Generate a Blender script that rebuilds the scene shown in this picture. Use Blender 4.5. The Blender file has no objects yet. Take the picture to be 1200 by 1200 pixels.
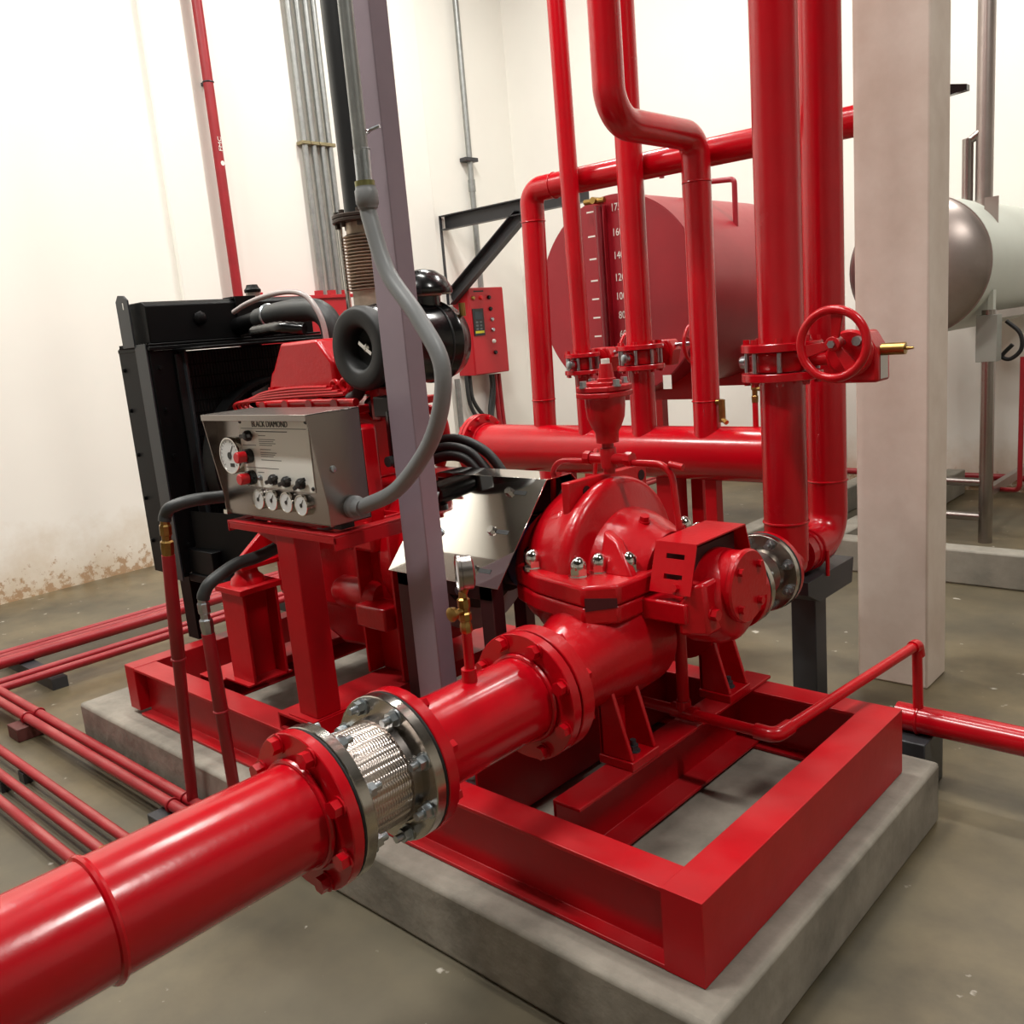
import bpy, bmesh, math, random
from mathutils import Vector as Vec, Matrix
random.seed(4)
PI = math.pi
D = bpy.data
SC = bpy.context.scene
COL = SC.collection

# ---------------------------------------------------------------- camera
cam_d = D.cameras.new('camera')
cam_d.sensor_width = 36.0
cam_d.lens = 1061.61 / 1200 * 36.0
cam_d.clip_start = 0.02
cam = D.objects.new('camera', cam_d)
COL.objects.link(cam)
def cam_matrix(y, p, r, h):
    f = Vec((math.sin(y)*math.cos(p), math.cos(y)*math.cos(p), -math.sin(p)))
    rt = Vec((math.cos(y), -math.sin(y), 0))
    dn = f.cross(rt)
    c, s = math.cos(r), math.sin(r)
    R, Dn = c*rt + s*dn, -s*rt + c*dn
    M = Matrix((R, -Dn, -f)).transposed().to_4x4()
    M.translation = Vec((0, 0, h))
    return M
cam.matrix_world = cam_matrix(-0.758468473, 0.197615726, 0.086701655, 1.63)
SC.camera = cam

# ---------------------------------------------------------------- world, lights, exposure
W = D.worlds.new('world'); SC.world = W
W.use_nodes = True
W.node_tree.nodes['Background'].inputs[0].default_value = (1, 0.97, 0.92, 1)
W.node_tree.nodes['Background'].inputs[1].default_value = 0.15
SC.view_settings.view_transform = 'Standard'
SC.view_settings.look = 'None'
SC.view_settings.exposure = -0.2
SC.view_settings.gamma = 1.0
SC.view_settings.use_curve_mapping = False
def ceiling_lamp(x, y, z, power, sx=1.3, sy=0.35, col=(1.0, 0.978, 0.925)):
    l = D.lights.new('ceiling_lamp', 'AREA')
    l.shape = 'RECTANGLE'; l.size = sx; l.size_y = sy
    l.energy = power; l.color = col
    o = D.objects.new('ceiling_lamp', l); COL.objects.link(o)
    o.location = (x, y, z)
LZ = 6.1
for (lx, ly, pw) in ((-5.8, 0.9, 230), (-5.0, 5.4, 160), (-2.8, 2.6, 150), (-2.5, -0.3, 240), (-1.5, 6.0, 200), (1.9, 2.0, 190)):
    ceiling_lamp(lx, ly, LZ, pw)

# ---------------------------------------------------------------- materials
def lin(c):
    return tuple(((v/255)/12.92 if v/255 <= 0.04045 else ((v/255+0.055)/1.055)**2.4) for v in c)
def mat(name, rgb, rough=0.5, metal=0.0, var=0.0, vscale=6.0, bump=0.0, bscale=40.0, coat=0.0, dust=0.0,
        dustcol=(150, 130, 115), rgb2=None, emit=None, rvar=0.0, spec=None):
    m = D.materials.new(name); m.use_nodes = True
    nt = m.node_tree; n = nt.nodes; k = nt.links
    b = n['Principled BSDF']
    col = lin(rgb)
    b.inputs['Base Color'].default_value = (*col, 1)
    b.inputs['Roughness'].default_value = rough
    b.inputs['Metallic'].default_value = metal
    if spec is not None: b.inputs['Specular IOR Level'].default_value = spec
    if coat:
        b.inputs['Coat Weight'].default_value = coat
        b.inputs['Coat Roughness'].default_value = 0.12
    tc = n.new('ShaderNodeTexCoord')
    geo = n.new('ShaderNodeNewGeometry')
    src = geo.outputs['Position']
    cur = None
    if var or rgb2:
        nz = n.new('ShaderNodeTexNoise'); nz.inputs['Scale'].default_value = vscale
        nz.inputs['Detail'].default_value = 7; nz.inputs['Roughness'].default_value = 0.62
        k.new(src, nz.inputs['Vector'])
        mx = n.new('ShaderNodeMix'); mx.data_type = 'RGBA'
        c2 = lin(rgb2) if rgb2 else tuple(max(0, v*(1-var)) for v in col)
        c1 = col if rgb2 else tuple(min(1, v*(1+var)) for v in col)
        mx.inputs[6].default_value = (*c1, 1); mx.inputs[7].default_value = (*c2, 1)
        rp = n.new('ShaderNodeMapRange'); rp.inputs[1].default_value = 0.32; rp.inputs[2].default_value = 0.68
        k.new(nz.outputs['Fac'], rp.inputs[0]); k.new(rp.outputs[0], mx.inputs[0])
        cur = mx.outputs[2]
        if rvar:
            mr = n.new('ShaderNodeMapRange'); mr.inputs[3].default_value = max(0.02, rough-rvar); mr.inputs[4].default_value = rough+rvar
            k.new(nz.outputs['Fac'], mr.inputs[0]); k.new(mr.outputs[0], b.inputs['Roughness'])
    if dust:
        sp = n.new('ShaderNodeSeparateXYZ'); k.new(geo.outputs['Normal'], sp.inputs[0])
        up = n.new('ShaderNodeMapRange'); up.inputs[1].default_value = 0.75; up.inputs[2].default_value = 1.0
        k.new(sp.outputs[2], up.inputs[0])
        n2 = n.new('ShaderNodeTexNoise'); n2.inputs['Scale'].default_value = 5; n2.inputs['Detail'].default_value = 8
        k.new(src, n2.inputs['Vector'])
        r2 = n.new('ShaderNodeMapRange'); r2.inputs[1].default_value = 0.38; r2.inputs[2].default_value = 0.7
        r2.inputs[4].default_value = dust
        k.new(n2.outputs['Fac'], r2.inputs[0])
        mu = n.new('ShaderNodeMath'); mu.operation = 'MULTIPLY'
        k.new(up.outputs[0], mu.inputs[0]); k.new(r2.outputs[0], mu.inputs[1])
        dm = n.new('ShaderNodeMix'); dm.data_type = 'RGBA'
        k.new(mu.outputs[0], dm.inputs[0])
        if cur: k.new(cur, dm.inputs[6])
        else: dm.inputs[6].default_value = (*col, 1)
        dm.inputs[7].default_value = (*lin(dustcol), 1)
        cur = dm.outputs[2]
    if cur: k.new(cur, b.inputs['Base Color'])
    if bump:
        nb = n.new('ShaderNodeTexNoise'); nb.inputs['Scale'].default_value = bscale; nb.inputs['Detail'].default_value = 5
        k.new(src, nb.inputs['Vector'])
        bp = n.new('ShaderNodeBump'); bp.inputs['Strength'].default_value = bump; bp.inputs['Distance'].default_value = 0.01
        k.new(nb.outputs['Fac'], bp.inputs['Height']); k.new(bp.outputs[0], b.inputs['Normal'])
    if emit:
        b.inputs['Emission Color'].default_value = (*lin(emit[0]), 1); b.inputs['Emission Strength'].default_value = emit[1]
    return m

RED = mat('red_gloss_paint', (180, 4, 21), 0.24, spec=0.4, var=0.07, vscale=5, bump=0.06, bscale=28, coat=0.2, rvar=0.08)
REDF = mat('red_frame_paint', (176, 5, 19), 0.36, spec=0.35, var=0.10, vscale=4, bump=0.05, bscale=40, dust=0.35, dustcol=(178, 70, 70), rvar=0.08)
REDC = mat('red_cast_paint', (182, 4, 19), 0.28, spec=0.4, var=0.06, vscale=6, bump=0.12, bscale=70, coat=0.15)
REDT = mat('red_tank_paint', (146, 20, 34), 0.38, var=0.10, vscale=2.5, bump=0.02, bscale=10, rvar=0.10)
REDP = mat('red_dusty_pipe_paint', (150, 22, 32), 0.42, var=0.12, vscale=9, dust=0.45, dustcol=(190, 120, 112))
REDCAB = mat('red_cabinet_paint', (178, 20, 32), 0.4, var=0.05, vscale=3)
BLK = mat('black_gloss_paint', (12, 12, 13), 0.2, bump=0.03, bscale=30)
BLKR = mat('black_radiator_paint', (9, 9, 10), 0.45, spec=0.14)
BLKM = mat('black_satin_metal', (22, 23, 24), 0.42, var=0.15)
BLKGREY = mat('dark_grey_strap_metal', (38, 41, 45), 0.4)
RUB = mat('black_rubber', (20, 20, 20), 0.55, var=0.1, vscale=20)
RUBG = mat('dark_grey_hose_rubber', (44, 46, 46), 0.5)
GASK = mat('black_gasket', (10, 10, 10), 0.6)
SS = mat('brushed_stainless', (158, 150, 145), 0.27, 1.0, var=0.06, vscale=3, bump=0.02, bscale=15)
SSM = mat('mirror_stainless', (214, 210, 204), 0.045, 1.0, bump=0.006, bscale=6)
SSF = mat('machined_flange_steel', (190, 184, 176), 0.2, 1.0, var=0.1, vscale=14)
ZINC = mat('zinc_bolt_steel', (176, 182, 186), 0.3, 1.0, var=0.1, vscale=60)
CHR = mat('chrome_nut_steel', (222, 220, 216), 0.1, 1.0)
BRAID = mat('steel_braid', (196, 184, 176), 0.3, 1.0)
BRASS = mat('brass', (160, 128, 74), 0.32, 1.0, var=0.12, vscale=30)
GALV = mat('galvanised_conduit', (150, 152, 150), 0.42, 0.75, var=0.12, vscale=18)
PVC = mat('grey_pvc_conduit', (124, 126, 127), 0.42, var=0.04)
GREYP = mat('grey_column_mauve_reflection', (142, 126, 136), 0.34, var=0.08, vscale=3, bump=0.02, bscale=25)  # grey paint; the mauve tint puts reflected red into the base colour
DGREY = mat('dark_grey_structural_paint', (52, 53, 56), 0.42, var=0.1)
EXH = mat('heat_stained_bellows_steel', (186, 168, 150), 0.4, 0.6, var=0.25, vscale=9)
EXD = mat('dark_heat_stained_steel', (70, 60, 54), 0.5, 0.7, var=0.25, vscale=12)
WHITE = mat('white_print', (232, 230, 222), 0.6)
INK = mat('black_print', (18, 18, 18), 0.6)
DIAL = mat('gauge_dial_face', (226, 228, 228), 0.35)
REDB = mat('red_plastic', (206, 24, 34), 0.3)
BLUE = mat('blue_paint', (34, 52, 92), 0.4)
SCREEN = mat('lcd_screen', (36, 52, 60), 0.15)
YEL = mat('yellow_label', (196, 186, 40), 0.5)
PLATE = mat('nameplate_white_reflection', (240, 238, 230), 0.14)  # polished plate; the mirrored white wall is put into its base colour
TUBE = mat('clear_hose', (170, 160, 158), 0.25)
SSD = mat('dull_stainless_tank', (158, 146, 140), 0.36, 0.8, var=0.16, vscale=2.2)
TANKW = mat('light_green_grey_tank_paint', (196, 200, 190), 0.42, var=0.03, vscale=2)

def wall_material(name, rgb, stain=True):
    m = mat(name, rgb, 0.7, var=0.02, vscale=0.8, bump=0.05, bscale=5)
    nt = m.node_tree; n = nt.nodes; k = nt.links; b = n['Principled BSDF']
    geo = n.new('ShaderNodeNewGeometry')
    sp = n.new('ShaderNodeSeparateXYZ'); k.new(geo.outputs['Position'], sp.inputs[0])
    nz = n.new('ShaderNodeTexNoise'); nz.inputs['Scale'].default_value = 3.2; nz.inputs['Detail'].default_value = 9; nz.inputs['Roughness'].default_value = 0.65
    k.new(geo.outputs['Position'], nz.inputs['Vector'])
    ad = n.new('ShaderNodeMath'); ad.operation = 'MULTIPLY_ADD'; ad.inputs[1].default_value = -0.75
    k.new(nz.outputs['Fac'], ad.inputs[0]); k.new(sp.outputs[2], ad.inputs[2])
    rp = n.new('ShaderNodeMapRange'); rp.inputs[1].default_value = -0.42; rp.inputs[2].default_value = 0.12
    rp.inputs[3].default_value = 0.75; rp.inputs[4].default_value = 0.0
    k.new(ad.outputs[0], rp.inputs[0])
    mx = n.new('ShaderNodeMix'); mx.data_type = 'RGBA'
    old = b.inputs['Base Color'].links[0].from_socket
    k.new(rp.outputs[0], mx.inputs[0]); k.new(old, mx.inputs[6]); mx.inputs[7].default_value = (*lin((196, 172, 136)), 1)
    # peeling brown patches just above the floor
    n2 = n.new('ShaderNodeTexNoise'); n2.inputs['Scale'].default_value = 11; n2.inputs['Detail'].default_value = 10; n2.inputs['Roughness'].default_value = 0.7
    k.new(geo.outputs['Position'], n2.inputs['Vector'])
    a2 = n.new('ShaderNodeMath'); a2.operation = 'MULTIPLY_ADD'; a2.inputs[1].default_value = -1.5
    k.new(n2.outputs['Fac'], a2.inputs[0]); k.new(sp.outputs[2], a2.inputs[2])
    r2 = n.new('ShaderNodeMapRange'); r2.inputs[1].default_value = -0.76; r2.inputs[2].default_value = -0.66
    r2.inputs[3].default_value = 0.8; r2.inputs[4].default_value = 0.0
    k.new(a2.outputs[0], r2.inputs[0])
    m3 = n.new('ShaderNodeMix'); m3.data_type = 'RGBA'
    k.new(r2.outputs[0], m3.inputs[0]); k.new(mx.outputs[2], m3.inputs[6]); m3.inputs[7].default_value = (*lin((166, 128, 88)), 1)
    k.new(m3.outputs[2], b.inputs['Base Color'])
    return m
WALL = wall_material('white_wall_plaster', (240, 238, 230))
PLAS = mat('pillar_plaster', (236, 222, 211), 0.65, rgb2=(208, 188, 174), vscale=1.6, bump=0.10, bscale=9)
CEIL = mat('ceiling_plaster', (88, 86, 82), 0.8)
CONC = mat('plinth_concrete', (158, 150, 138), 0.8, rgb2=(116, 110, 100), vscale=4.5, bump=0.35, bscale=22)
KERB = mat('kerb_concrete', (150, 144, 132), 0.8, rgb2=(122, 118, 108), vscale=5, bump=0.2, bscale=20)
def floor_material():
    m = mat('stained_concrete_floor', (118, 105, 79), 0.5, rgb2=(64, 57, 42), vscale=1.9, bump=0.05, bscale=9)
    nt = m.node_tree; n = nt.nodes; k = nt.links; b = n['Principled BSDF']
    geo = n.new('ShaderNodeNewGeometry')
    nz = n.new('ShaderNodeTexNoise'); nz.inputs['Scale'].default_value = 0.55; nz.inputs['Detail'].default_value = 6
    k.new(geo.outputs['Position'], nz.inputs['Vector'])
    rp = n.new('ShaderNodeMapRange'); rp.inputs[1].default_value = 0.42; rp.inputs[2].default_value = 0.62; rp.inputs[4].default_value = 0.6
    k.new(nz.outputs['Fac'], rp.inputs[0])
    mx = n.new('ShaderNodeMix'); mx.data_type = 'RGBA'
    old = b.inputs['Base Color'].links[0].from_socket
    k.new(rp.outputs[0], mx.inputs[0]); k.new(old, mx.inputs[6]); mx.inputs[7].default_value = (*lin((94, 89, 75)), 1)
    # pale splashes of paint and plaster
    n2 = n.new('ShaderNodeTexNoise'); n2.inputs['Scale'].default_value = 13; n2.inputs['Detail'].default_value = 4
    k.new(geo.outputs['Position'], n2.inputs['Vector'])
    r2 = n.new('ShaderNodeMapRange'); r2.inputs[1].default_value = 0.685; r2.inputs[2].default_value = 0.73; r2.inputs[4].default_value = 0.7
    k.new(n2.outputs['Fac'], r2.inputs[0])
    m2 = n.new('ShaderNodeMix'); m2.data_type = 'RGBA'
    k.new(r2.outputs[0], m2.inputs[0]); k.new(mx.outputs[2], m2.inputs[6]); m2.inputs[7].default_value = (*lin((196, 190, 178)), 1)
    k.new(m2.outputs[2], b.inputs['Base Color'])
    r3 = n.new('ShaderNodeMapRange'); r3.inputs[1].default_value = 0.35; r3.inputs[2].default_value = 0.65; r3.inputs[3].default_value = 0.28; r3.inputs[4].default_value = 0.6
    k.new(nz.outputs['Fac'], r3.inputs[0]); k.new(r3.outputs[0], b.inputs['Roughness'])
    return m
FLOOR = floor_material()

# ---------------------------------------------------------------- mesh builder
def basis(ax):
    ax = Vec(ax).normalized()
    t = Vec((0, 0, 1)) if abs(ax.z) < 0.9 else Vec((1, 0, 0))
    u = t.cross(ax).normalized()
    return u, ax.cross(u).normalized(), ax
class MB:
    def __init__(s): s.v = []; s.f = []
    def ring(s, c, u, w, r, n, ph=0.0):
        i = len(s.v)
        for k in range(n):
            a = 2*PI*k/n + ph
            s.v.append(Vec(c) + u*(r*math.cos(a)) + w*(r*math.sin(a)))
        return list(range(i, i+n))
    def bridge(s, a, b):
        n = len(a)
        for k in range(n): s.f.append((a[k], a[(k+1) % n], b[(k+1) % n], b[k]))
    def pole(s, p, ring, flip=False):
        i = len(s.v); s.v.append(Vec(p)); n = len(ring)
        for k in range(n):
            q = (ring[k], ring[(k+1) % n], i)
            s.f.append(q[::-1] if flip else q)
    def lathe(s, prof, o, ax, n=32, close=False):
        u, w, a = basis(ax); o = Vec(o); prev = None; first = None
        for (h, r) in prof:
            if r <= 1e-6:
                if prev is not None and isinstance(prev, list): s.pole(o+a*h, prev)
                prev = o + a*h
            else:
                rg = s.ring(o+a*h, u, w, r, n)
                if first is None: first = rg
                if isinstance(prev, list): s.bridge(prev, rg)
                elif prev is not None: s.pole(prev, rg, True)
                prev = rg
        if close: s.bridge(prev, first)
        return s
    def cyl(s, p0, p1, r, r1=None, n=24):
        p0, p1 = Vec(p0), Vec(p1); L = (p1-p0).length
        return s.lathe([(0, 0), (0, r), (L, r if r1 is None else r1), (L, 0)], p0, p1-p0, n)
    def disc(s, c, ax, R, t, rb=0, n=40, ch=0.002):
        h = t/2
        if rb: return s.lathe([(-h, rb), (-h, R-ch), (-h+ch, R), (h-ch, R), (h, R-ch), (h, rb)], c, ax, n, True)
        return s.lathe([(-h, 0), (-h, R-ch), (-h+ch, R), (h-ch, R), (h, R-ch), (h, 0)], c, ax, n)
    def path(s, pts, fil, seg=8):
        pts = [Vec(p) for p in pts]; out = [pts[0]]
        for i in range(1, len(pts)-1):
            a, b, c = pts[i-1], pts[i], pts[i+1]
            d0 = (a-b).normalized(); d1 = (c-b).normalized()
            ang = d0.angle(d1)
            if fil <= 0 or ang > PI-0.02: out.append(b); continue
            t = min(fil/math.tan(ang/2), 0.48*(a-b).length, 0.48*(c-b).length)
            r = t*math.tan(ang/2)
            cen = b + (d0+d1).normalized()*(r/math.sin(ang/2))
            e0 = b+d0*t-cen; e1 = b+d1*t-cen
            tot = e0.angle(e1); axn = e0.cross(e1).normalized()
            for k in range(seg+1):
                out.append(cen + Matrix.Rotation(tot*k/seg, 3, axn) @ e0)
        out.append(pts[-1]); return out
    def tube(s, pts, r, n=14, fil=0.0, seg=8, caps=True, spline=False):
        P = [Vec(p) for p in pts]
        if spline: P = catmull(P, seg)
        elif fil: P = s.path(P, fil, seg)
        t0 = (P[1]-P[0]).normalized(); u, w, _ = basis(t0); rings = []
        for i, p in enumerate(P):
            if 0 < i < len(P)-1: t = ((P[i+1]-p).normalized() + (p-P[i-1]).normalized()).normalized()
            elif i: t = (p-P[i-1]).normalized()
            else: t = t0
            q = t0.rotation_difference(t); u = q @ u; w = q @ w; t0 = t
            rr = r[i] if isinstance(r, (list, tuple)) else r
            rings.append(s.ring(p, u, w, rr, n))
        for a, b in zip(rings, rings[1:]): s.bridge(a, b)
        if caps: s.pole(P[0], rings[0], True); s.pole(P[-1], rings[-1])
        return s
    def prism(s, poly, d):
        poly = [Vec(p) for p in poly]; d = Vec(d); n = len(poly); i = len(s.v)
        nrm = Vec((0, 0, 0))
        for k in range(n): nrm += poly[k].cross(poly[(k+1) % n])
        if nrm.dot(d) < 0: poly.reverse()
        s.v += poly + [p+d for p in poly]
        a = list(range(i, i+n)); b = list(range(i+n, i+2*n))
        s.f.append(tuple(reversed(a))); s.f.append(tuple(b)); s.bridge(a, b)
        return s
    def box(s, lo, hi):
        (x0, y0, z0), (x1, y1, z1) = lo, hi
        return s.prism([(x0, y0, z0), (x1, y0, z0), (x1, y1, z0), (x0, y1, z0)], (0, 0, z1-z0))
    def bar(s, p0, p1, a, b, up=(0, 0, 1)):
        p0, p1 = Vec(p0), Vec(p1); d = p1-p0; t = d.normalized(); up = Vec(up)
        u = up.cross(t).normalized(); w = t.cross(u)
        return s.prism([p0+u*(sx*a/2)+w*(sy*b/2) for sx, sy in ((-1, -1), (1, -1), (1, 1), (-1, 1))], d)
    def torus(s, c, ax, R, r, n=40, m=12):
        u, w, a = basis(ax); c = Vec(c); rings = []
        for k in range(n):
            t = 2*PI*k/n; d = u*math.cos(t)+w*math.sin(t)
            rings.append(s.ring(c+d*R, d, a, r, m))
        for k in range(n): s.bridge(rings[(k+1) % n], rings[k])
        return s
    def ibeam(s, p0, p1, h, b, tf, tw, up=(0, 0, 1), kind='I', side=1):
        """p0,p1 at the centre of the section"""
        p0, p1 = Vec(p0), Vec(p1); d = p1-p0; t = d.normalized(); up = Vec(up)
        u = t.cross(up).normalized()*side; w = up
        H, B = h/2, b/2
        if kind == 'I':
            q = [(-B, -H), (B, -H), (B, -H+tf), (tw/2, -H+tf), (tw/2, H-tf), (B, H-tf), (B, H), (-B, H), (-B, H-tf), (-tw/2, H-tf), (-tw/2, -H+tf), (-B, -H+tf)]
        elif kind == 'L':
            q = [(-B, -H), (B, -H), (B, -H+tf), (-B+tw, -H+tf), (-B+tw, H), (-B, H)]
        else:
            q = [(-B, -H), (B, -H), (B, -H+tf), (-B+tw, -H+tf), (-B+tw, H-tf), (B, H-tf), (B, H), (-B, H)]
        return s.prism([p0+u*x+w*y for x, y in q], d)
    def build(s, name, m, parent=None, off=(0, 0, 0), bev=0.0, sharp=38, segs=2):
        me = D.meshes.new(name); off = Vec(off)
        me.from_pydata([tuple(v-off) for v in s.v], [], s.f)
        bm = bmesh.new(); bm.from_mesh(me)
        bmesh.ops.recalc_face_normals(bm, faces=bm.faces)
        bm.to_mesh(me); bm.free()
        me.polygons.foreach_set('use_smooth', [True]*len(me.polygons))
        me.set_sharp_from_angle(angle=math.radians(sharp))
        me.materials.append(m); me.update()
        o = D.objects.new(name, me); COL.objects.link(o)
        if parent: o.parent = parent
        else: o.location = off
        if bev:
            bv = o.modifiers.new('bevel', 'BEVEL'); bv.width = bev; bv.segments = segs; bv.limit_method = 'ANGLE'; bv.angle_limit = math.radians(40)
            bv.harden_normals = False
        return o
def catmull(P, seg):
    Q = [P[0]*2-P[1]] + P + [P[-1]*2-P[-2]]; out = []
    for i in range(1, len(Q)-2):
        a, b, c, d = Q[i-1:i+3]
        for k in range(seg):
            t = k/seg
            out.append(0.5*((2*b)+(c-a)*t+(2*a-5*b+4*c-d)*t*t+(3*b-a-3*c+d)*t**3))
    out.append(P[-1]); return out

def tag(o, label=None, cat=None, group=None, kind=None):
    if label: o['label'] = label
    if cat: o['category'] = cat
    if group: o['group'] = group
    if kind: o['kind'] = kind
    return o
_cache = {}
def bolt_mesh(kind, r, h):
    key = (kind, round(r, 4), round(h, 4))
    if key in _cache: return _cache[key]
    b = MB(); z = Vec((0, 0, 1))
    def hexa(z0, z1, rr):
        b.prism([(rr*math.cos(PI*k/3), rr*math.sin(PI*k/3), z0) for k in range(6)], (0, 0, z1-z0))
    if kind == 'hex':
        b.cyl((0, 0, -0.002), (0, 0, h*0.16), r*1.22, n=16); hexa(h*0.16, h, r)
    elif kind == 'stud':
        b.cyl((0, 0, -0.002), (0, 0, h*0.12), r*1.25, n=16); hexa(h*0.12, h*0.62, r); b.cyl((0, 0, h*0.6), (0, 0, h*1.15), r*0.55, n=12)
    elif kind == 'cap':
        b.cyl((0, 0, -0.002), (0, 0, h*0.08), r*1.2, n=18); hexa(h*0.08, h*0.42, r)
        b.lathe([(h*0.40, r*0.90), (h*0.56, r*0.92), (h*0.72, r*0.82), (h*0.86, r*0.6), (h*0.96, r*0.3), (h, 0)], (0, 0, 0), (0, 0, 1), 18)
    elif kind == 'rod':
        b.cyl((0, 0, 0), (0, 0, h), r, n=10)
    me_o = b.build('bolt', ZINC); me = me_o.data; D.objects.remove(me_o)
    _cache[key] = me; return me
class Thing:
    def __init__(s, name, label, cat, loc, group=None):
        s.root = D.objects.new(name, None); COL.objects.link(s.root)
        s.L = Vec(loc); s.root.location = s.L; s.root.empty_display_size = 0.1
        tag(s.root, label, cat, group)
    def part(s, name, mb, m, parent=None, label=None, bev=0.0, kind=None, sharp=38, segs_=2):
        o = mb.build(name, m, parent or s.root, s.L, bev, sharp, segs_)
        if label: o['label'] = label
        if kind: o['kind'] = kind
        return o
    def inst(s, name, me, m, pos, d, parent=None, spin=0.0, label=None):
        key = (me.name, m.name)
        if key not in _cache:
            c = me.copy(); c.materials.clear(); c.materials.append(m); _cache[key] = c
        o = D.objects.new(name, _cache[key]); COL.objects.link(o)
        o.parent = parent or s.root
        q = Vec(d).to_track_quat('Z', 'Y')
        o.rotation_mode = 'QUATERNION'; o.rotation_quaternion = q @ Vec((0, 0, 1)).rotation_difference(Vec((0, 0, 1))) if not spin else q @ Matrix.Rotation(spin, 3, 'Z').to_quaternion()
        o.location = Vec(pos)-s.L
        if label: o['label'] = label
        return o
    def flange(s, c, ax, R, t, rb, m, nb=8, Rb=None, bm=None, kind='hex', br=0.015, bh=0.018, both=False, parent=None, ph=None, name='flange', skip=None, bn='bolt'):
        o = s.part(name, MB().disc(c, ax, R, t, rb), m, parent)
        if nb:
            u, w, a = basis(ax); c = Vec(c); Rb = Rb or R*0.84
            for k in range(nb):
                an = 2*PI*(k+0.5)/nb if ph is None else ph+2*PI*k/nb
                p = c + u*(Rb*math.cos(an)) + w*(Rb*math.sin(an))
                s.inst(bn, bolt_mesh(kind, br, bh), bm or m, p+a*(t/2), a, o, spin=an)
        return o
    def text(s, name, body, size, m, pos, xdir, ydir, parent=None, depth=0.0006, align='CENTER', font_sx=1.0):
        cu = D.curves.new('txt', 'FONT'); cu.body = body; cu.size = size; cu.extrude = depth
        cu.align_x = align; cu.align_y = 'CENTER'; cu.resolution_u = 3
        t = D.objects.new('txt', cu); COL.objects.link(t)
        dg = bpy.context.evaluated_depsgraph_get()
        me = D.meshes.new_from_object(t.evaluated_get(dg))
        D.objects.remove(t); D.curves.remove(cu)
        x = Vec(xdir).normalized(); y = Vec(ydir).normalized(); z = x.cross(y)
        M = Matrix((x*font_sx, y, z)).transposed().to_4x4()
        M.translation = Vec(pos)-s.L
        me.transform(M); me.materials.clear(); me.materials.append(m)
        o = D.objects.new(name, me); COL.objects.link(o); o.parent = parent or s.root
        return o
def solo(name, label, cat, mb, m, loc=(0, 0, 0), group=None, bev=0.0, kind=None):
    o = mb.build(name, m, None, loc, bev)
    return tag(o, label, cat, group, kind)

# ================================================================ the room
def struct(name, mb, m, bev=0.0):
    o = mb.build(name, m, None, (0, 0, 0), bev); o['kind'] = 'structure'; return o
X0, X1, Y0, Y1, ZC = -7.1, 8.0, -9.0, 8.0, 6.3
struct('floor', MB().box((X0-.2, Y0-.2, -.2), (X1+.2, Y1+.2, 0)), FLOOR)
struct('ceiling', MB().box((X0-.2, Y0-.2, ZC), (X1+.2, Y1+.2, ZC+.2)), CEIL)
struct('wall_left', MB().box((X0-.2, Y0-.2, 0), (X0, Y1+.2, ZC)), WALL)
struct('wall_back', MB().box((X0, Y1, 0), (X1, Y1+.2, ZC)), WALL)
struct('wall_right', MB().box((X1, Y0-.2, 0), (X1+.2, Y1+.2, ZC)), WALL)
struct('wall_front', MB().box((X0, Y0-.2, 0), (X1, Y0, ZC)), WALL)
struct('trim_1', MB().box((X0, 3.80, 0), (X0+.06, 4.14, ZC)), WALL, .006)
struct('trim_2', MB().box((X0, 6.20, 0), (X0+.07, 6.66, ZC)), WALL, .006)
solo('concrete_pillar', 'square plastered white concrete pillar standing right of the red vertical pipes', 'pillar',
     MB().box((-1.528, 3.745, 0), (-1.236, 3.975, ZC)), PLAS, (-1.38, 3.86, 0), bev=.008)
solo('equipment_plinth', 'low stained concrete plinth under the red pump skid', 'plinth',
     MB().box((-3.99, 1.372, 0), (-0.868, 2.75, .203)), CONC, (-2.4, 2.0, 0), bev=.014)
solo('bund_kerb', 'grey concrete kerb around the white tank behind the pillar', 'kerb',
     MB().prism([(-2.44, 5.3, 0), (2.6, 5.3, 0), (2.6, 5.44, 0), (-2.30, 5.44, 0), (-2.30, 7.85, 0), (-2.44, 7.85, 0)], (0, 0, .2)), KERB, (-2.4, 5.3, 0), bev=.01)
solo('bund_kerb', 'grey concrete kerb running back beside the red tank', 'kerb',
     MB().box((-2.99, 5.15, 0), (-2.86, 7.85, .2)), KERB, (-2.9, 5.3, 0), bev=.01)

# ================================================================ skid
ZT = .41
sk = Thing('base_frame', 'red welded steel skid frame carrying pump and engine on the plinth', 'skid', (-2.3, 2.04, .203))
zc = .3075
sk.part('near_rail', MB().ibeam((-3.585, 1.513, zc), (-.937, 1.513, zc), .205, .098, .011, .009), REDF, bev=.002)
sk.part('far_rail', MB().ibeam((-3.585, 2.571, zc), (-.937, 2.571, zc), .205, .098, .011, .009), REDF, bev=.002)
sk.part('end_beam', MB().box((-3.672, 1.464, .224), (-3.588, 2.62, ZT+.001)), REDF, bev=.003)
sk.part('end_beam', MB().ibeam((-.988, 1.464, zc+.0005), (-.988, 2.62, zc+.0005), .206, .104, .011, .009, kind='C', side=-1), REDF, bev=.002)
sk.part('end_cap', MB().box((-1.04, 1.4635, .2055), (-.9365, 1.4725, .4108)), REDF)
sk.part('pump_beam', MB().ibeam((-1.419, 1.604, .3205), (-1.419, 2.64, .3205), .205, .09, .01, .009, kind='C', side=1), REDF, bev=.002)
sk.part('pump_beam', MB().ibeam((-1.79, 1.604, .3205), (-1.79, 2.64, .3205), .205, .09, .01, .009, kind='C', side=-1), REDF, bev=.002)
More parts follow.
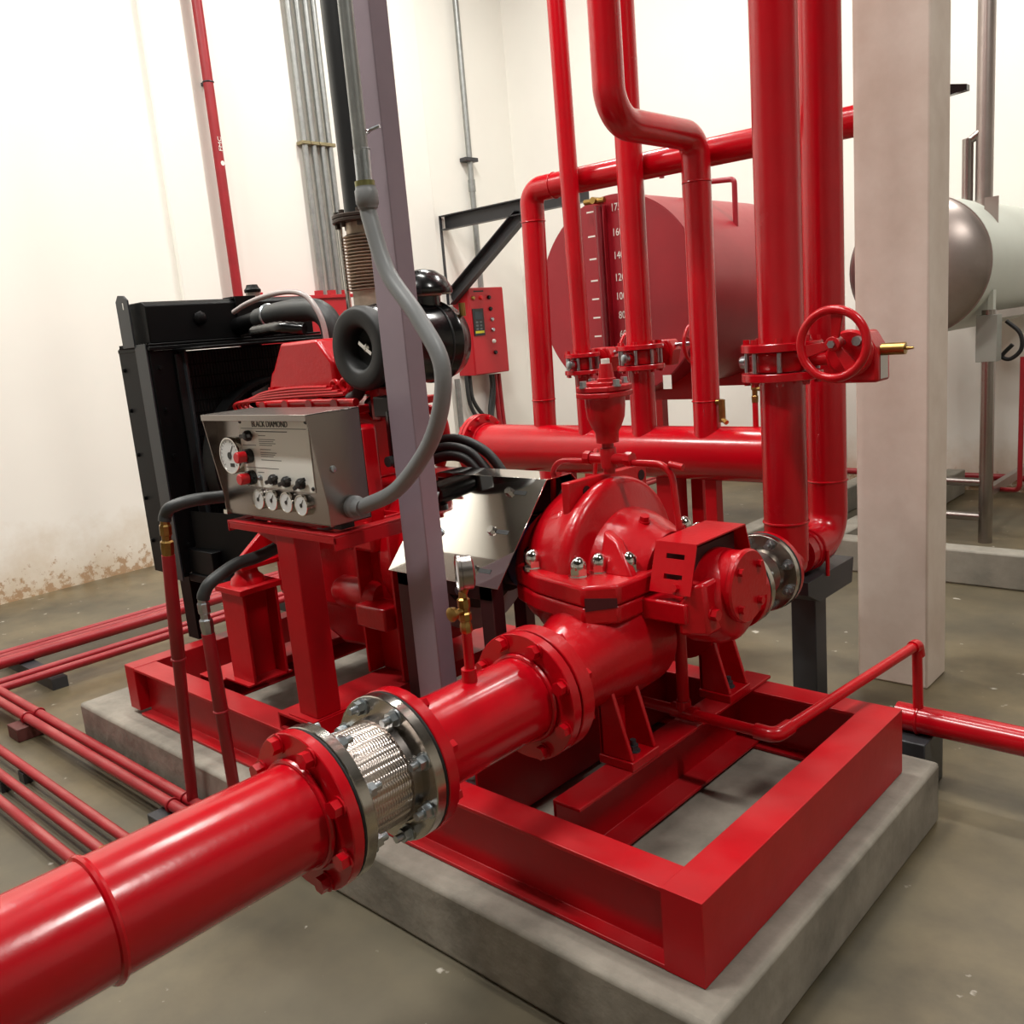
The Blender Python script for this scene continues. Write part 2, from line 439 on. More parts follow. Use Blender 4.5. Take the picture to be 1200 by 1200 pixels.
sk.part('cross_channel', MB().ibeam((-3.195, 1.585, .363), (-3.195, 2.522, .363), .095, .15, .008, .008, kind='C', side=1), REDF, bev=.002)
hb = MB()
for (a, b) in (((-2.525, 1.468, .412), (-2.33, 2.5, .42)), ((-2.525, 1.468, .462), (-2.33, 2.5, .47)), ((-2.525, 1.468, .42), (-2.517, 2.5, .462)), ((-2.338, 1.468, .42), (-2.33, 2.5, .462))):
    hb.box(a, b)
sk.part('hollow_cross_beam', hb, REDF)
sk.part('cross_channel', MB().ibeam((-2.05, 1.562, .36), (-2.05, 2.522, .36), .1, .1, .008, .008, kind='C', side=1), REDF, bev=.002)
lg = sk.part('lashing_plate', MB().box((-1.86, 1.556, .41), (-1.845, 1.62, .475)), REDF)
sk.part('bolt_hole', MB().cyl((-1.8445, 1.588, .443), (-1.842, 1.588, .443), .016, n=20), GASK, lg)
sk.part('shim_plate', MB().box((-1.20, 2.36, .2035), (-1.06, 2.46, .222)), mat('pale_shim', (150, 120, 112), .6))

# ================================================================ suction line
SX, SZ = -1.53, .697
sp = Thing('suction_pipe', 'large glossy red suction pipe running to the lower left of the steel connector', 'pipe', (SX, .5, 0))
pp = sp.part('pipe', MB().tube([(SX, .918, SZ), (SX, -.75, SZ), (SX, -.75, .001)], .1095, 48, .33, 10), RED)
sp.part('weld_bead', MB().torus((SX, .915-.012, SZ), (0, 1, 0), .112, .007, 48, 8), RED)
sp.part('weld_ring', MB().torus((SX, .487, SZ), (0, 1, 0), .1095, .008, 48, 8), RED)
sp.flange((SX, .9265, SZ), (0, -1, 0), .17, .027, .105, RED, 8, .1475, kind='hex', br=.018, bh=.022)

fc = Thing('flexible_connector', 'braided stainless flexible connector bolted in the red suction pipe', 'connector', (SX, 1.055, 0))
fc.part('gasket', MB().disc((SX, .944, SZ), (0, 1, 0), .1685, .007, .1), GASK)
fc.part('gasket', MB().disc((SX, 1.166, SZ), (0, 1, 0), .1685, .007, .1), GASK)
fc.flange((SX, .9615, SZ), (0, 1, 0), .169, .027, .1, SSF, 8, .1475, ZINC, 'stud', .016, .034)
fc.flange((SX, 1.1485, SZ), (0, -1, 0), .169, .027, .1, SSF, 8, .1475, ZINC, 'stud', .016, .034)
fc.part('end_ring', MB().lathe([(0, .1), (0, .124), (.022, .122), (.022, .1)], (SX, .975, SZ), (0, 1, 0), 48, True), SS)
fc.part('end_ring', MB().lathe([(0, .1), (0, .122), (.022, .124), (.022, .1)], (SX, 1.113, SZ), (0, 1, 0), 48, True), SS)
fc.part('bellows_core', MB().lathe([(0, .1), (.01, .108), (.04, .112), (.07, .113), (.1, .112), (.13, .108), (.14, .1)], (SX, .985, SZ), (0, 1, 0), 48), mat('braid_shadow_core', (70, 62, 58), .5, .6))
br = MB(); NR, NCOL, NS, LB = 40, 7, 84, .142
rings = []
for j in range(NS+1):
    t = j/NS; y = .984+LB*t; rg = []
    for k in range(NR*NCOL):
        row, q = divmod(k, NCOL); q = 2*q/NCOL-1
        sg = 1 if row % 2 else -1
        R = .1125 + .0035*math.sin(PI*t) + .0016*(1-q*q) + .0013*math.sin(2*PI*(y/.0068) + sg*q*2.6)*(1-q**4)
        a = 2*PI*k/(NR*NCOL)
        rg.append(len(br.v)); br.v.append(Vec((SX+R*math.cos(a), y, SZ+R*math.sin(a))))
    rings.append(rg)
for a_, b_ in zip(rings, rings[1:]): br.bridge(a_, b_)
fc.part('woven_braid', br, BRAID, kind='stuff', sharp=80)

so = Thing('spool_pipe', 'short red flanged spool pipe between steel connector and pump', 'pipe', (SX, 1.4, 0))
so.part('pipe', MB().cyl((SX, 1.19, SZ), (SX, 1.6, SZ), .1095, n=48), RED)
so.part('weld_bead', MB().torus((SX, 1.589, SZ), (0, 1, 0), .112, .007, 48, 8), RED)
so.flange((SX, 1.1855, SZ), (0, 1, 0), .17, .031, .105, RED, 8, .1475, kind='hex', br=.016, bh=.02)
so.flange((SX, 1.612, SZ), (0, -1, 0), .17, .03, .105, RED, 8, .1475, kind='hex', br=.018, bh=.022)
so.part('gauge_tapping', MB().cyl((SX, 1.415, .795), (SX, 1.415, .838), .019, n=20), RED)

pg = Thing('pressure_gauge', 'silver pressure gauge on a brass valve above the spool pipe', 'gauge', (SX, 1.418, .8))
pg.part('riser', MB().cyl((SX, 1.418, .82), (SX, 1.42, .93), .0125, n=18), RED, label='short red painted riser')
vb = MB()
vb.lathe([(0, 0), (0, .012), (.006, .015), (.022, .015), (.026, .013), (.032, .013), (.034, .016), (.05, .016), (.054, .013), (.064, .013), (.066, .0155), (.086, .0155), (.09, .011), (.104, .01), (.104, 0)], (SX, 1.42, .926), (0, 0, 1), 8)
vb.cyl((SX, 1.42, .985), (SX, 1.385, .985), .008, n=12)
v = pg.part('gauge_valve', vb, BRASS, sharp=25)
pg.part('knob', MB().lathe([(0, 0), (0, .016), (.012, .018), (.016, .012), (.016, 0)], (SX, 1.388, .985), (0, -1, 0), 16), BRASS, v)
gx = Vec((-.60, -.80, 0)).normalized()
gc = Vec((SX+.012, 1.424, 1.078))
cs = pg.part('gauge_case', MB().lathe([(-.019, 0), (-.019, .033), (-.014, .041), (.010, .041), (.012, .045), (.019, .045), (.021, .042), (.016, .040), (.016, 0)], gc, gx, 40), SS)
pg.part('dial', MB().cyl(gc+gx*.0165, gc+gx*.0175, .040, n=32), DIAL, cs)
pg.part('stem', MB().cyl((SX, 1.422, 1.025), (SX+.008, 1.423, 1.04), .009, n=12), BRASS)

# ================================================================ fire pump
PY, PZ = 2.18, .885
PX = -1.68
pu = Thing('fire_pump', 'big red cast split case fire pump in the middle of the skid', 'pump', (PX, PY, .42))
pu.part('suction_nozzle', MB().lathe([(0, 0), (0, .116), (.08, .122), (.18, .145), (.30, .175), (.40, .185), (.42, 0)], (SX, 1.69, SZ), (-.1, 1, .08), 48), REDC)
pu.flange((SX, 1.658, SZ), (0, 1, 0), .17, .046, .1, REDC, 8, .1475, kind='hex', br=.016, bh=.018, name='suction_flange')
pu.part('discharge_nozzle', MB().lathe([(0, 0), (0, .15), (.15, .12), (.3, .09), (.32, 0)], (SX-.02, 2.36, SZ), (.06, 1, 0), 40), REDC)
pu.flange((SX, 2.672, SZ), (0, -1, 0), .1425, .03, .07, REDC, 8, .12, kind='hex', br=.014, bh=.018, name='discharge_flange')
# volute body turned about the shaft, with a raised rounded rim
vol = [(-.17, 0), (-.17, .15), (-.165, .19), (-.15, .215), (-.11, .245), (-.06, .262), (-.02, .268), (.01, .272), (.03, .282), (.05, .284), (.066, .278), (.074, .264), (.078, .24), (.09, .20), (.10, .16), (.10, 0)]
pu.part('volute_casing', MB().lathe(vol, (PX, PY, PZ), (1, 0, 0), 72), REDC, sharp=55)
pu.part('stuffing_box', MB().lathe([(0, 0), (0, .205), (.05, .198), (.10, .178), (.135, .155), (.15, .15), (.162, .142), (.162, 0)], (PX+.085, PY-.01, PZ-.01), (1, 0, 0), 48), REDC, sharp=50)
pu.part('stuffing_box', MB().lathe([(0, 0), (0, .20), (.04, .19), (.08, .16), (.10, .14), (.10, 0)], (PX-.15, PY-.01, PZ-.01), (-1, 0, 0), 48), REDC, sharp=50)
pu.part('rib', MB().prism([(-1.545, 1.96, .93), (-1.56, 2.02, 1.045), (-1.50, 2.0, 1.02), (-1.43, 1.965, .93)], (0, .035, 0)), REDC, bev=.008)
pu.part('casing_shoulder', MB().prism([(-1.84, 1.955, .93), (-1.82, 1.975, 1.0), (-1.77, 2.0, 1.075), (-1.70, 2.0, 1.10), (-1.66, 1.98, 1.06), (-1.655, 1.935, .93)], (0, .16, 0)), REDC, bev=.022, segs_=3)
near = [(-1.865, 2.18), (-1.86, 2.04), (-1.832, 1.926), (-1.71, 1.868), (-1.56, 1.835), (-1.497, 1.822), (-1.422, 1.888), (-1.414, 1.985), (-1.412, 2.06), (-1.41, 2.18)]
P2 = near + [(x, 2*2.18-y) for x, y in reversed(near[1:-1])]
pu.part('lower_split_flange', MB().prism([(x, y, .825) for x, y in P2], (0, 0, .05)), REDC, bev=.008)
pu.part('upper_split_flange', MB().prism([(x+.002, y+.002, .8765) for x, y in P2], (0, 0, .058)), REDC, bev=.010)
fe = Vec((-1.422+1.497, 1.888-1.822, 0)).normalized(); fo = Vec((fe.y, -fe.x, 0))
c0 = Vec((-1.494, 1.8245, 0))
pu.part('flange_slot', MB().prism([c0+fe*a_+Vec((0, 0, z_)) for a_, z_ in ((.004, .866), (.092, .872), (.092, .898), (.004, .904))], fo*.0012), mat('slot_shade_red', (70, 6, 12), .7))  # flat patch; the shade inside the red slot is put into its darker colour
for i, (x, y) in enumerate(((-1.752, 1.918), (-1.815, 1.975), (-1.755, 1.955), (-1.568, 1.905), (-1.542, 1.965), (-1.470, 2.012), (-1.70, 2.43), (-1.568, 2.46), (-1.481, 2.398))):
    big = i not in (1, 2)
    pu.inst('dome_nut', bolt_mesh('cap', .0255 if big else .019, .060 if big else .048), CHR, (x, y, .9345), (0, 0, 1), spin=i*.4, label='shiny domed nut')
lp = pu.part('lifting_plate', MB().prism([(-1.69, 2.0, 1.08), (-1.69, 2.0, 1.18), (-1.69, 2.395, 1.175), (-1.69, 2.395, 1.08)], (.03, 0, 0)), REDC, bev=.004)
for y in (2.08, 2.365):
    pu.part('eye_hole', MB().cyl((-1.6595, y, 1.142), (-1.658, y, 1.142), .017, n=20), mat('dark_hole', (40, 8, 10), .8), lp)
pu.part('bearing_bracket', MB().box((-1.43, 1.985, .812), (-1.275, 2.375, .872)), REDC, bev=.006)
pu.part('bracket_arm', MB().prism([(-1.30, 1.985, .78), (-1.30, 1.985, .872), (-1.262, 2.005, .925), (-1.235, 2.02, .925), (-1.225, 2.02, .78)], (0, .32, 0)), REDC, bev=.010)
pu.part('bearing_housing', MB().lathe([(0, 0), (0, .075), (.03, .085), (.10, .095), (.175, .098), (.18, 0)], (-1.385, PY, .883), (1, 0, 0), 44), REDC, sharp=50)
pu.part('bearing_bracket_bowl', MB().lathe([(0, 0), (0, .14), (.08, .135), (.115, .12), (.13, .10), (.13, 0)], (-1.345, PY, .845), (1, 0, 0), 44), REDC, bev=.006)
bc = pu.part('bearing_cover', MB().lathe([(0, 0), (0, .104), (.010, .104), (.016, .099), (.016, 0)], (-1.206, PY, .883), (1, 0, 0), 44), REDC)
for k in range(4):
    a = PI/4+PI*k/2
    pu.inst('bolt', bolt_mesh('hex', .011, .013), REDC, (-1.19, PY+.075*math.cos(a), .883+.075*math.sin(a)), (1, 0, 0), bc)
for y in (2.045, 2.315):
    pu.inst('bolt', bolt_mesh('hex', .017, .02), REDC, (-1.23, y, .835), (1, 0, 0))
pu.part('bearing_housing', MB().lathe([(0, 0), (0, .1), (.10, .1), (.11, .06), (.11, 0)], (-1.87, PY, .885), (-1, 0, 0), 36), REDC)
pu.part('shaft', MB().cyl((-1.3, PY, .885), (-1.46, PY, .885), .03, n=24), SS)
gd = MB()
ga, gb_ = -1.392, -1.262
prof = [(1.99, .895), (2.035, 1.028), (2.30, 1.028), (2.345, .895)]
for (y0, z0), (y1, z1) in zip(prof, prof[1:]):
    if y0 < 2.0:
        def at(t, x): return (x, y0+(y1-y0)*t, z0+(z1-z0)*t)
        for t0, t1, xa, xb in ((0, .28, ga, gb_), (.38, .68, ga, gb_), (.78, 1, ga, gb_), (.28, .38, ga, ga+.04), (.28, .38, gb_-.032, gb_), (.68, .78, ga, ga+.04), (.68, .78, gb_-.032, gb_)):
            gd.prism([at(t0, xa), at(t0, xb), at(t1, xb), at(t1, xa)], (0, .004, -.001))
    else:
        dn = (0, 0, -.004) if z0 == z1 else (0, -.004, -.001)
        gd.prism([(ga, y0, z0), (gb_, y0, z0), (gb_, y1, z1), (ga, y1, z1)], dn)
g = pu.part('seal_guard', gd, REDC, sharp=20)
pu.inst('bolt', bolt_mesh('hex', .012, .016), REDC, (-1.31, 1.998, .91), (0, -1, .3), g)
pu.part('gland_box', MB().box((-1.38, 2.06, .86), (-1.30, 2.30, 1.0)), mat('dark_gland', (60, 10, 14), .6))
pu.inst('plug', bolt_mesh('hex', .015, .018), REDC, (-1.50, 2.14, 1.052), (.3, -.2, 1))
for (x, sgn) in ((-1.425, 1), (-1.79, -1)):
    for y in (1.90, 2.43):
        ft = MB()
        ft.box((x-.06, y-.065, .423), (x+.055, y+.065, .45))
        ft.prism([(x-.055, y-.06, .45), (x+.05, y-.06, .45), (x-.03*sgn, y-.06, .72), (x-.055, y-.06, .72)] if sgn > 0 else [(x-.055, y-.06, .45), (x+.05, y-.06, .45), (x+.05, y-.06, .72), (x+.025, y-.06, .72)], (0, .014, 0))
        ft.prism([(x-.055, y+.046, .45), (x+.05, y+.046, .45), (x-.03*sgn, y+.046, .72), (x-.055, y+.046, .72)] if sgn > 0 else [(x-.055, y+.046, .45), (x+.05, y+.046, .45), (x+.05, y+.046, .72), (x+.025, y+.046, .72)], (0, .014, 0))
        xb = x-.058 if sgn > 0 else x+.04
        ft.box((xb, y-.06, .45), (xb+.014, y+.06, .72))
        f = pu.part('foot', ft, REDC, bev=.003)
        pu.inst('bolt', bolt_mesh('stud', .016, .03), DGREY, (x+.012*sgn, y, .45), (0, 0, 1), f, label='dark foot bolt')
VX, VY = -1.645, 2.18
pu.part('flush_tube', MB().tube([(VX-.06, VY, 1.215), (-1.85, 2.16, 1.215), (-1.868, 2.16, .98)], .009, 10, .05), REDC)
pu.part('flush_tube', MB().tube([(VX+.08, VY, 1.215), (-1.425, 2.18, 1.215), (-1.405, 2.18, 1.0)], .010, 10, .055), REDC)
pu.part('flush_tube', MB().tube([(VX-.06, VY, 1.225), (-1.78, 2.30, 1.235), (-1.80, 2.30, 1.12)], .007, 10, .03), REDC)
pu.part('tube_end', MB().cyl((-1.385, 2.18, 1.208), (-1.43, 2.18, 1.215), .010, n=10), REDC)

ar = Thing('air_release_valve', 'red cup shaped air release valve on top of the pump', 'valve', (VX, VY, 1.18))
ar.part('pipe_cross', MB().cyl((VX, VY, 1.18), (VX, VY, 1.30), .018, n=18).lathe([(0, 0), (0, .024), (.03, .026), (.06, .024), (.06, 0)], (VX, VY, 1.198), (0, 0, 1), 16).cyl((VX-.075, VY, 1.225), (VX+.085, VY, 1.225), .017, n=16).lathe([(0, 0), (0, .022), (.022, .022), (.022, 0)], (VX+.065, VY, 1.225), (1, 0, 0), 8).lathe([(0, 0), (0, .022), (.022, .022), (.022, 0)], (VX-.065, VY, 1.225), (-1, 0, 0), 8), REDC)
ar.part('body', MB().lathe([(0, 0), (0, .034), (.03, .035), (.045, .044), (.075, .056), (.11, .060), (.14, .060), (.14, 0)], (VX, VY, 1.275), (0, 0, 1), 40), REDC)
lf = ar.part('flange', MB().prism([(VX+.086*math.cos(a)*(1 if k % 2 else .93), VY+.086*math.sin(a)*(1 if k % 2 else .93), 1.412) for k, a in enumerate([2*PI*k/8 for k in range(8)])], (0, 0, .016)), REDC, bev=.003)
ld = ar.part('lid', MB().prism([(VX+.084*math.cos(a)*(1 if k % 2 else .93), VY+.084*math.sin(a)*(1 if k % 2 else .93), 1.43) for k, a in enumerate([2*PI*k/8 for k in range(8)])], (0, 0, .016)).cyl((VX, VY, 1.444), (VX, VY, 1.458), .054, n=30), REDC, bev=.003)
for k in range(4):
    a = PI/4+PI/2*k+.4
    ar.inst('bolt', bolt_mesh('hex', .011, .018), ZINC, (VX+.071*math.cos(a), VY+.071*math.sin(a), 1.446), (0, 0, 1), ld)
cp = ar.part('vent_cap', MB().lathe([(0, 0), (0, .028), (.012, .028), (.014, .024), (.04, .020), (.055, .018), (.055, 0)], (VX+.018, VY-.01, 1.455), (0, 0, 1), 20), REDC)
ar.part('vent_plug', MB().cyl((VX+.018, VY-.01, 1.51), (VX+.018, VY-.01, 1.524), .013, n=14), WHITE, cp)

# ================================================================ discharge side
DX = -1.53
dc = Thing('flexible_connector', 'small stainless flexible connector behind the pump bearing', 'connector', (DX, 2.8, 0))
dc.part('gasket', MB().disc((DX, 2.6915, SZ), (0, 1, 0), .141, .007, .07), GASK)
dc.flange((DX, 2.708, SZ), (0, 1, 0), .1425, .024, .075, SSF, 8, .12, ZINC, 'stud', .015, .03)
dc.flange((DX, 2.893, SZ), (0, -1, 0), .1425, .024, .075, SSF, 8, .12, ZINC, 'stud', .015, .034)
cb = MB(); pr = [(0, .072)]
for k in range(13): pr += [(.012+k*.011, .076), (.0175+k*.011, .086)]
pr.append((.165, .074))
dc.part('bellows', MB().lathe(pr, (DX, 2.718, SZ), (0, 1, 0), 40), SS, sharp=80)
dc.part('gasket', MB().disc((DX, 2.909, SZ), (0, 1, 0), .1445, .008, .07), GASK)

dp = Thing('discharge_pipe', 'thick red vertical discharge pipe with the wheel valve, nearest the pillar', 'pipe', (DX, 3.09, 0))
dp.flange((DX, 2.925, SZ), (0, 1, 0), .1425, .024, .075, RED, 8, .12, kind='hex', br=.014, bh=.018)
R1 = .08
Y1p, Y2p = 3.095, 3.46
dp.part('pipe', MB().tube([(DX, 2.93, SZ), (DX, Y1p+.01, SZ)], R1*.98, 40).cyl((DX, Y1p, SZ-.0), (DX, Y1p, 1.372), R1, n=40).lathe([(0, 0), (-.03, .06), (-.06, .0)], (DX, Y1p, SZ-.02), (0, 0, 1), 40), RED)
dp.part('weld_ring', MB().torus((DX, Y1p, .845), (0, 0, 1), R1, .005, 40, 8), RED)
dp.flange((DX, Y1p, 1.386), (0, 0, -1), .1425, .028, .075, RED, 8, .122, kind='hex', br=.013, bh=.016)
up = Thing('discharge_pipe', 'thick red upper discharge pipe rising above the wheel valve', 'pipe', (DX, Y1p, 1.46))
up.part('pipe', MB().cyl((DX, Y1p, 1.475), (DX, Y1p, ZC-.002), R1, n=40), RED)
up.flange((DX, Y1p, 1.49), (0, 0, 1), .1425, .028, .075, RED, 8, .122, kind='hex', br=.013, bh=.018)
bp_ = Thing('discharge_pipe', 'red riser pipe with polished elbow at its foot, just left of the pillar', 'pipe', (DX, Y2p, .5))
E2 = .24
bp_.part('pipe', MB().cyl((DX, Y2p, SZ+E2), (DX, Y2p, ZC-.002), .076, n=40), RED)
bp_.part('elbow', MB().tube([(DX, Y1p+.075, SZ), (DX, Y2p, SZ), (DX, Y2p, SZ+E2+.005)], .0765, 40, E2, 14), RED)
bp_.part('weld_ring', MB().torus((DX, Y2p, SZ+E2), (0, 0, 1), .077, .004, 40, 8), RED)
bp_.part('weld_ring', MB().torus((DX, Y2p-E2+.005, SZ), (0, 1, 0), .077, .004, 40, 8), RED)
bp_.part('pipe_clamp', MB().torus((DX, Y2p-E2+.04, SZ), (0, 1, 0), .078, .006, 30, 8), RED)

ps = Thing('pipe_support', 'dark grey steel post propping the elbow beside the pump', 'support', (-1.57, 3.36, 0))
ps.part('post', MB().box((-1.625, 3.31, 0), (-1.52, 3.41, .51)), DGREY, bev=.004)
ps.part('saddle', MB().prism([(-1.65, 3.10, .612), (-1.65, 3.10, .56), (-1.65, 3.2, .51), (-1.65, 3.50, .51), (-1.65, 3.52, .612)], (.2, 0, 0)), DGREY, bev=.002)
ps.part('stud', MB().cyl((DX+.085, Y2p-E2+.04, .60), (DX+.085, Y2p-E2+.04, .70), .008, n=10), RED)

def wafer_valve(cx, cy, z0, z1, rp, rf, label, wheel, gdir, gear, wr, wn, rods=8):
    """butterfly valve between two pipe flanges; gear box on the side gdir, hand wheel facing wn"""
    v = Thing('butterfly_valve', label, 'valve', (cx, cy, z0))
    zm = (z0+z1)/2
    v.part('body', MB().lathe([(z0-zm+.002, 0), (z0-zm+.002, rp*1.28), (z0-zm+.012, rp*1.34), (z1-zm-.012, rp*1.34), (z1-zm-.002, rp*1.28), (z1-zm-.002, 0)], (cx, cy, zm), (0, 0, 1), 40), REDT if False else REDC, label=None)
    for k in range(rods):
        a = 2*PI*(k+.5)/rods
        v.inst('stud', bolt_mesh('rod', .0085, z1-z0-.004), ZINC, (cx+rf*.86*math.cos(a), cy+rf*.86*math.sin(a), z0+.002), (0, 0, 1))
    gd = Vec(gdir); wn = Vec(wn)
    st = v.part('spindle', MB().cyl(Vec((cx, cy, zm))-gd*(rf*1.12), Vec((cx, cy, zm))+gd*gear, .022, n=20), REDC)
    sl = Vec((cx, cy, zm))-gd*(rf*.97)
    v.part('spindle_plug', MB().lathe([(0, 0), (0, .024), (.022, .022), (.026, .012), (.026, 0)], sl, -gd, 16), ZINC, st)
    return v, Vec((cx, cy, zm))+gd*gear
mv, gp = wafer_valve(DX, Y1p, 1.402, 1.474, R1, .1425, 'red butterfly valve with large handwheel on the thick discharge pipe', True, (1, 0, 0), .27, .13, (0, -1, 0))
gb = mv.part('gear_box', MB().prism([(-1.31, 3.0, 1.36), (-1.15, 3.0, 1.36), (-1.15, 3.0, 1.46), (-1.19, 3.0, 1.53), (-1.29, 3.0, 1.53), (-1.33, 3.0, 1.46)], (0, .11, 0)), REDC, bev=.01)
mv.part('gear_cover', MB().lathe([(0, 0), (0, .075), (.015, .078), (.025, .07), (.03, 0)], (-1.235, 3.0, 1.46), (0, -1, 0), 30), REDC, gb)
mv.part('name_plate', MB().box((-1.1495, 3.02, 1.37), (-1.148, 3.085, 1.45)), SS, gb)
mv.part('spindle_nut', MB().cyl((-1.20, 3.0, 1.50), (-1.20, 2.95, 1.50), .016, n=8), ZINC, gb)
mv.part('travel_stop', MB().lathe([(0, 0), (0, .02), (.075, .02), (.077, .006), (.1, .004), (.1, 0)], (-1.15, 3.04, 1.465), (1, 0, 0), 16), BRASS, gb, label='brass travel stop')
HW = Vec((-1.255, 2.90, 1.497)); HR = .110
hw = MB().torus(HW, (0, 1, 0), HR, .0145, 56, 12)
for k in range(26):    # finger grips moulded on the rim
    a = 2*PI*k/26
    if k % 26 in (0, 1, 2, 3, 18, 19, 20, 21, 22, 23, 24, 25): continue
    hw.torus(HW+Vec((HR*math.cos(a), 0, HR*math.sin(a))), (-math.sin(a), 0, math.cos(a)), .0115, .003, 12, 6)
wheel = mv.part('hand_wheel', hw, REDC)
sm_ = MB().lathe([(-.02, 0), (-.02, .026), (.02, .024), (.022, 0)], HW+Vec((0, .012, 0)), (0, -1, 0), 24)
for a in (math.radians(82), math.radians(192), math.radians(306)):
    d = Vec((math.cos(a), 0, math.sin(a))); nrm = Vec((-math.sin(a), 0, math.cos(a)))
    sm_.prism([HW+Vec((0, .008, 0))+d*.018-nrm*.013, HW+Vec((0, .008, 0))+d*.018+nrm*.013, HW+d*(HR-.004)+nrm*.022, HW+d*(HR-.004)-nrm*.022], (0, .009, 0))
mv.part('spokes', sm_, REDC, wheel, bev=.002)
mv.part('wheel_nut', MB().cyl(HW+Vec((0, -.008, 0)), HW+Vec((0, -.02, 0)), .013, n=6), ZINC, wheel)
mv.part('wheel_shaft', MB().cyl(HW, (-1.255, 3.0, 1.497), .012, n=14), ZINC)

sv = Thing('gauge_riser', 'thin red gauge riser with small brass valve left of the discharge pipe', 'valve', (-2.12, 4.0, 1.05))
sv.part('riser', MB().cyl((-2.12, 4.0, 1.045), (-2.12, 4.0, 1.19), .014, n=14), REDC)
sv.part('valve_body', MB().lathe([(0, 0), (0, .016), (.03, .017), (.034, .013), (.06, .014), (.062, .018), (.09, .018), (.09, 0)], (-2.12, 4.0, 1.19), (0, 0, 1), 8), BRASS, sharp=25)
sv.part('side_tube', MB().tube([(-2.12, 4.0, 1.255), (-2.05, 4.0, 1.255), (-2.05, 4.0, 1.05)], .008, 10, .02), RUB)
sv.part('side_fitting', MB().cyl((-2.11, 4.0, 1.255), (-2.045, 4.0, 1.255), .011, n=8), BRASS)

# ================================================================ manifold header and risers
HY, HZ, HRR = 4.0, .935, .1365
HX0, HX1 = -3.98, -1.90
hd = Thing('manifold_header', 'long horizontal red manifold header with flanged ends behind the pump', 'manifold', (-2.95, HY, 0))
hd.part('pipe', MB().cyl((HX0, HY, HZ), (HX1, HY, HZ), HRR, n=56), RED)
hd.part('weld_bead', MB().torus((HX0+.035, HY, HZ), (1, 0, 0), HRR+.003, .006, 48, 8), RED)
for s, x in ((-1, HX0), (1, HX1)):
    hd.flange((x, HY, HZ), (-s, 0, 0), .2, .026, .13, RED, 12, .176, kind='hex', br=.015, bh=.02)
    hd.flange((x+s*.03, HY, HZ), (s, 0, 0), .2, .026, 0, RED, 12, .176, kind='hex', br=.015, bh=.02, name='blind_flange')
for (x0, x1, y0, y1) in ((-2.69, -2.56, 3.965, 4.06), (-2.55, -2.48, 4.08, 4.15), (-2.40, -2.335, 3.97, 4.035), (-3.42, -3.30, 3.965, 4.06)):
    hd.part('leg', MB().box((x0, y0, 0), (x1, y1, HZ-.08)), REDF, bev=.004)
hd.part('drain_nipple', MB().cyl((-3.62, HY, .62), (-3.62, HY, .83), .03, n=16), RED)
# stubs
RX = (-3.49, -3.115, -2.745, -2.367)
hd.part('riser_stub', MB().cyl((RX[1], 3.95, .98), (RX[1], 3.95, 1.36), .0485, n=32), RED)
hd.part('riser_stub', MB().cyl((RX[2], 3.965, .98), (RX[2], 3.965, 1.37), .067, n=32), RED)
hd.flange((RX[1], 3.95, 1.372), (0, 0, -1), .1, .022, .045, RED, 8, .086, kind='hex', br=.010, bh=.014)
hd.flange((RX[2], 3.965, 1.385), (0, 0, -1), .125, .024, .06, RED, 8, .106, kind='hex', br=.011, bh=.014)
r2 = Thing('riser_pipe', 'thin red riser pipe, second from left on the header', 'pipe', (RX[1], 3.95, 1.44))
r2.part('pipe', MB().cyl((RX[1], 3.95, 1.45), (RX[1]-.03, 3.95, ZC-.002), .0485, n=32), RED)
r2.flange((RX[1], 3.95, 1.463), (0, 0, 1), .1, .022, .045, RED, 8, .086, kind='hex', br=.010, bh=.016)
r3 = Thing('riser_pipe', 'straight red riser pipe, third from left on the header', 'pipe', (RX[2], 3.965, 1.46))
r3.part('pipe', MB().cyl((RX[2], 3.965, 1.475), (RX[2], 3.965, ZC-.002), .067, n=36), RED)
r3.flange((RX[2], 3.965, 1.488), (0, 0, 1), .125, .024, .06, RED, 8, .106, kind='hex', br=.011, bh=.016)
for (x, y, z0, z1, rp, rf, lab) in ((RX[1], 3.95, 1.384, 1.451, .0485, .1, 'small red butterfly valve on the thin riser'), (RX[2], 3.965, 1.398, 1.475, .067, .125, 'red butterfly valve on the third riser, handwheel edge-on behind')):
    v, gp = wafer_valve(x, y, z0, z1, rp, rf, lab, True, (0, 1, 0), rf*1.3, .1, (0, 1, 0))
    zm = (z0+z1)/2
    yg = y+rf*1.25
    gbx = v.part('gear_box', MB().prism([(x-.05, yg, zm-.06), (x+.08, yg, zm-.06), (x+.10, yg, zm+.02), (x+.075, yg, zm+.075), (x-.035, yg, zm+.075), (x-.06, yg, zm+.02)], (0, .085, 0)), REDC, bev=.008)
    v.part('gear_cover', MB().lathe([(0, 0), (0, .06), (.012, .06), (.02, .03), (.02, 0)], (x+.02, yg+.002, zm+.01), (0, -1, 0), 24), REDC, gbx)
    v.part('wheel_shaft', MB().cyl((x+.08, yg+.05, zm+.045), (x+.20, yg+.05, zm+.045), .010, n=12), ZINC)
    w = MB().torus((x+.20, yg+.05, zm+.045), (1, 0, 0), .10, .010, 36, 10)
    for a in (.6, 2.7, 4.8):
        w.cyl((x+.20, yg+.05, zm+.045), (x+.20, yg+.05+.098*math.cos(a), zm+.045+.098*math.sin(a)), .009, n=8)
    v.part('hand_wheel', w, REDC)
v.part('paper_tag', MB().box((RX[2]+.155, 3.93, 1.27), (RX[2]+.205, 3.932, 1.34)), WHITE)
r1 = Thing('elbow_pipe', 'red pipe rising from the header left end, bending right along the top', 'pipe', (RX[0], 4.05, 1.05))
TY, TZ = 4.07, 2.388
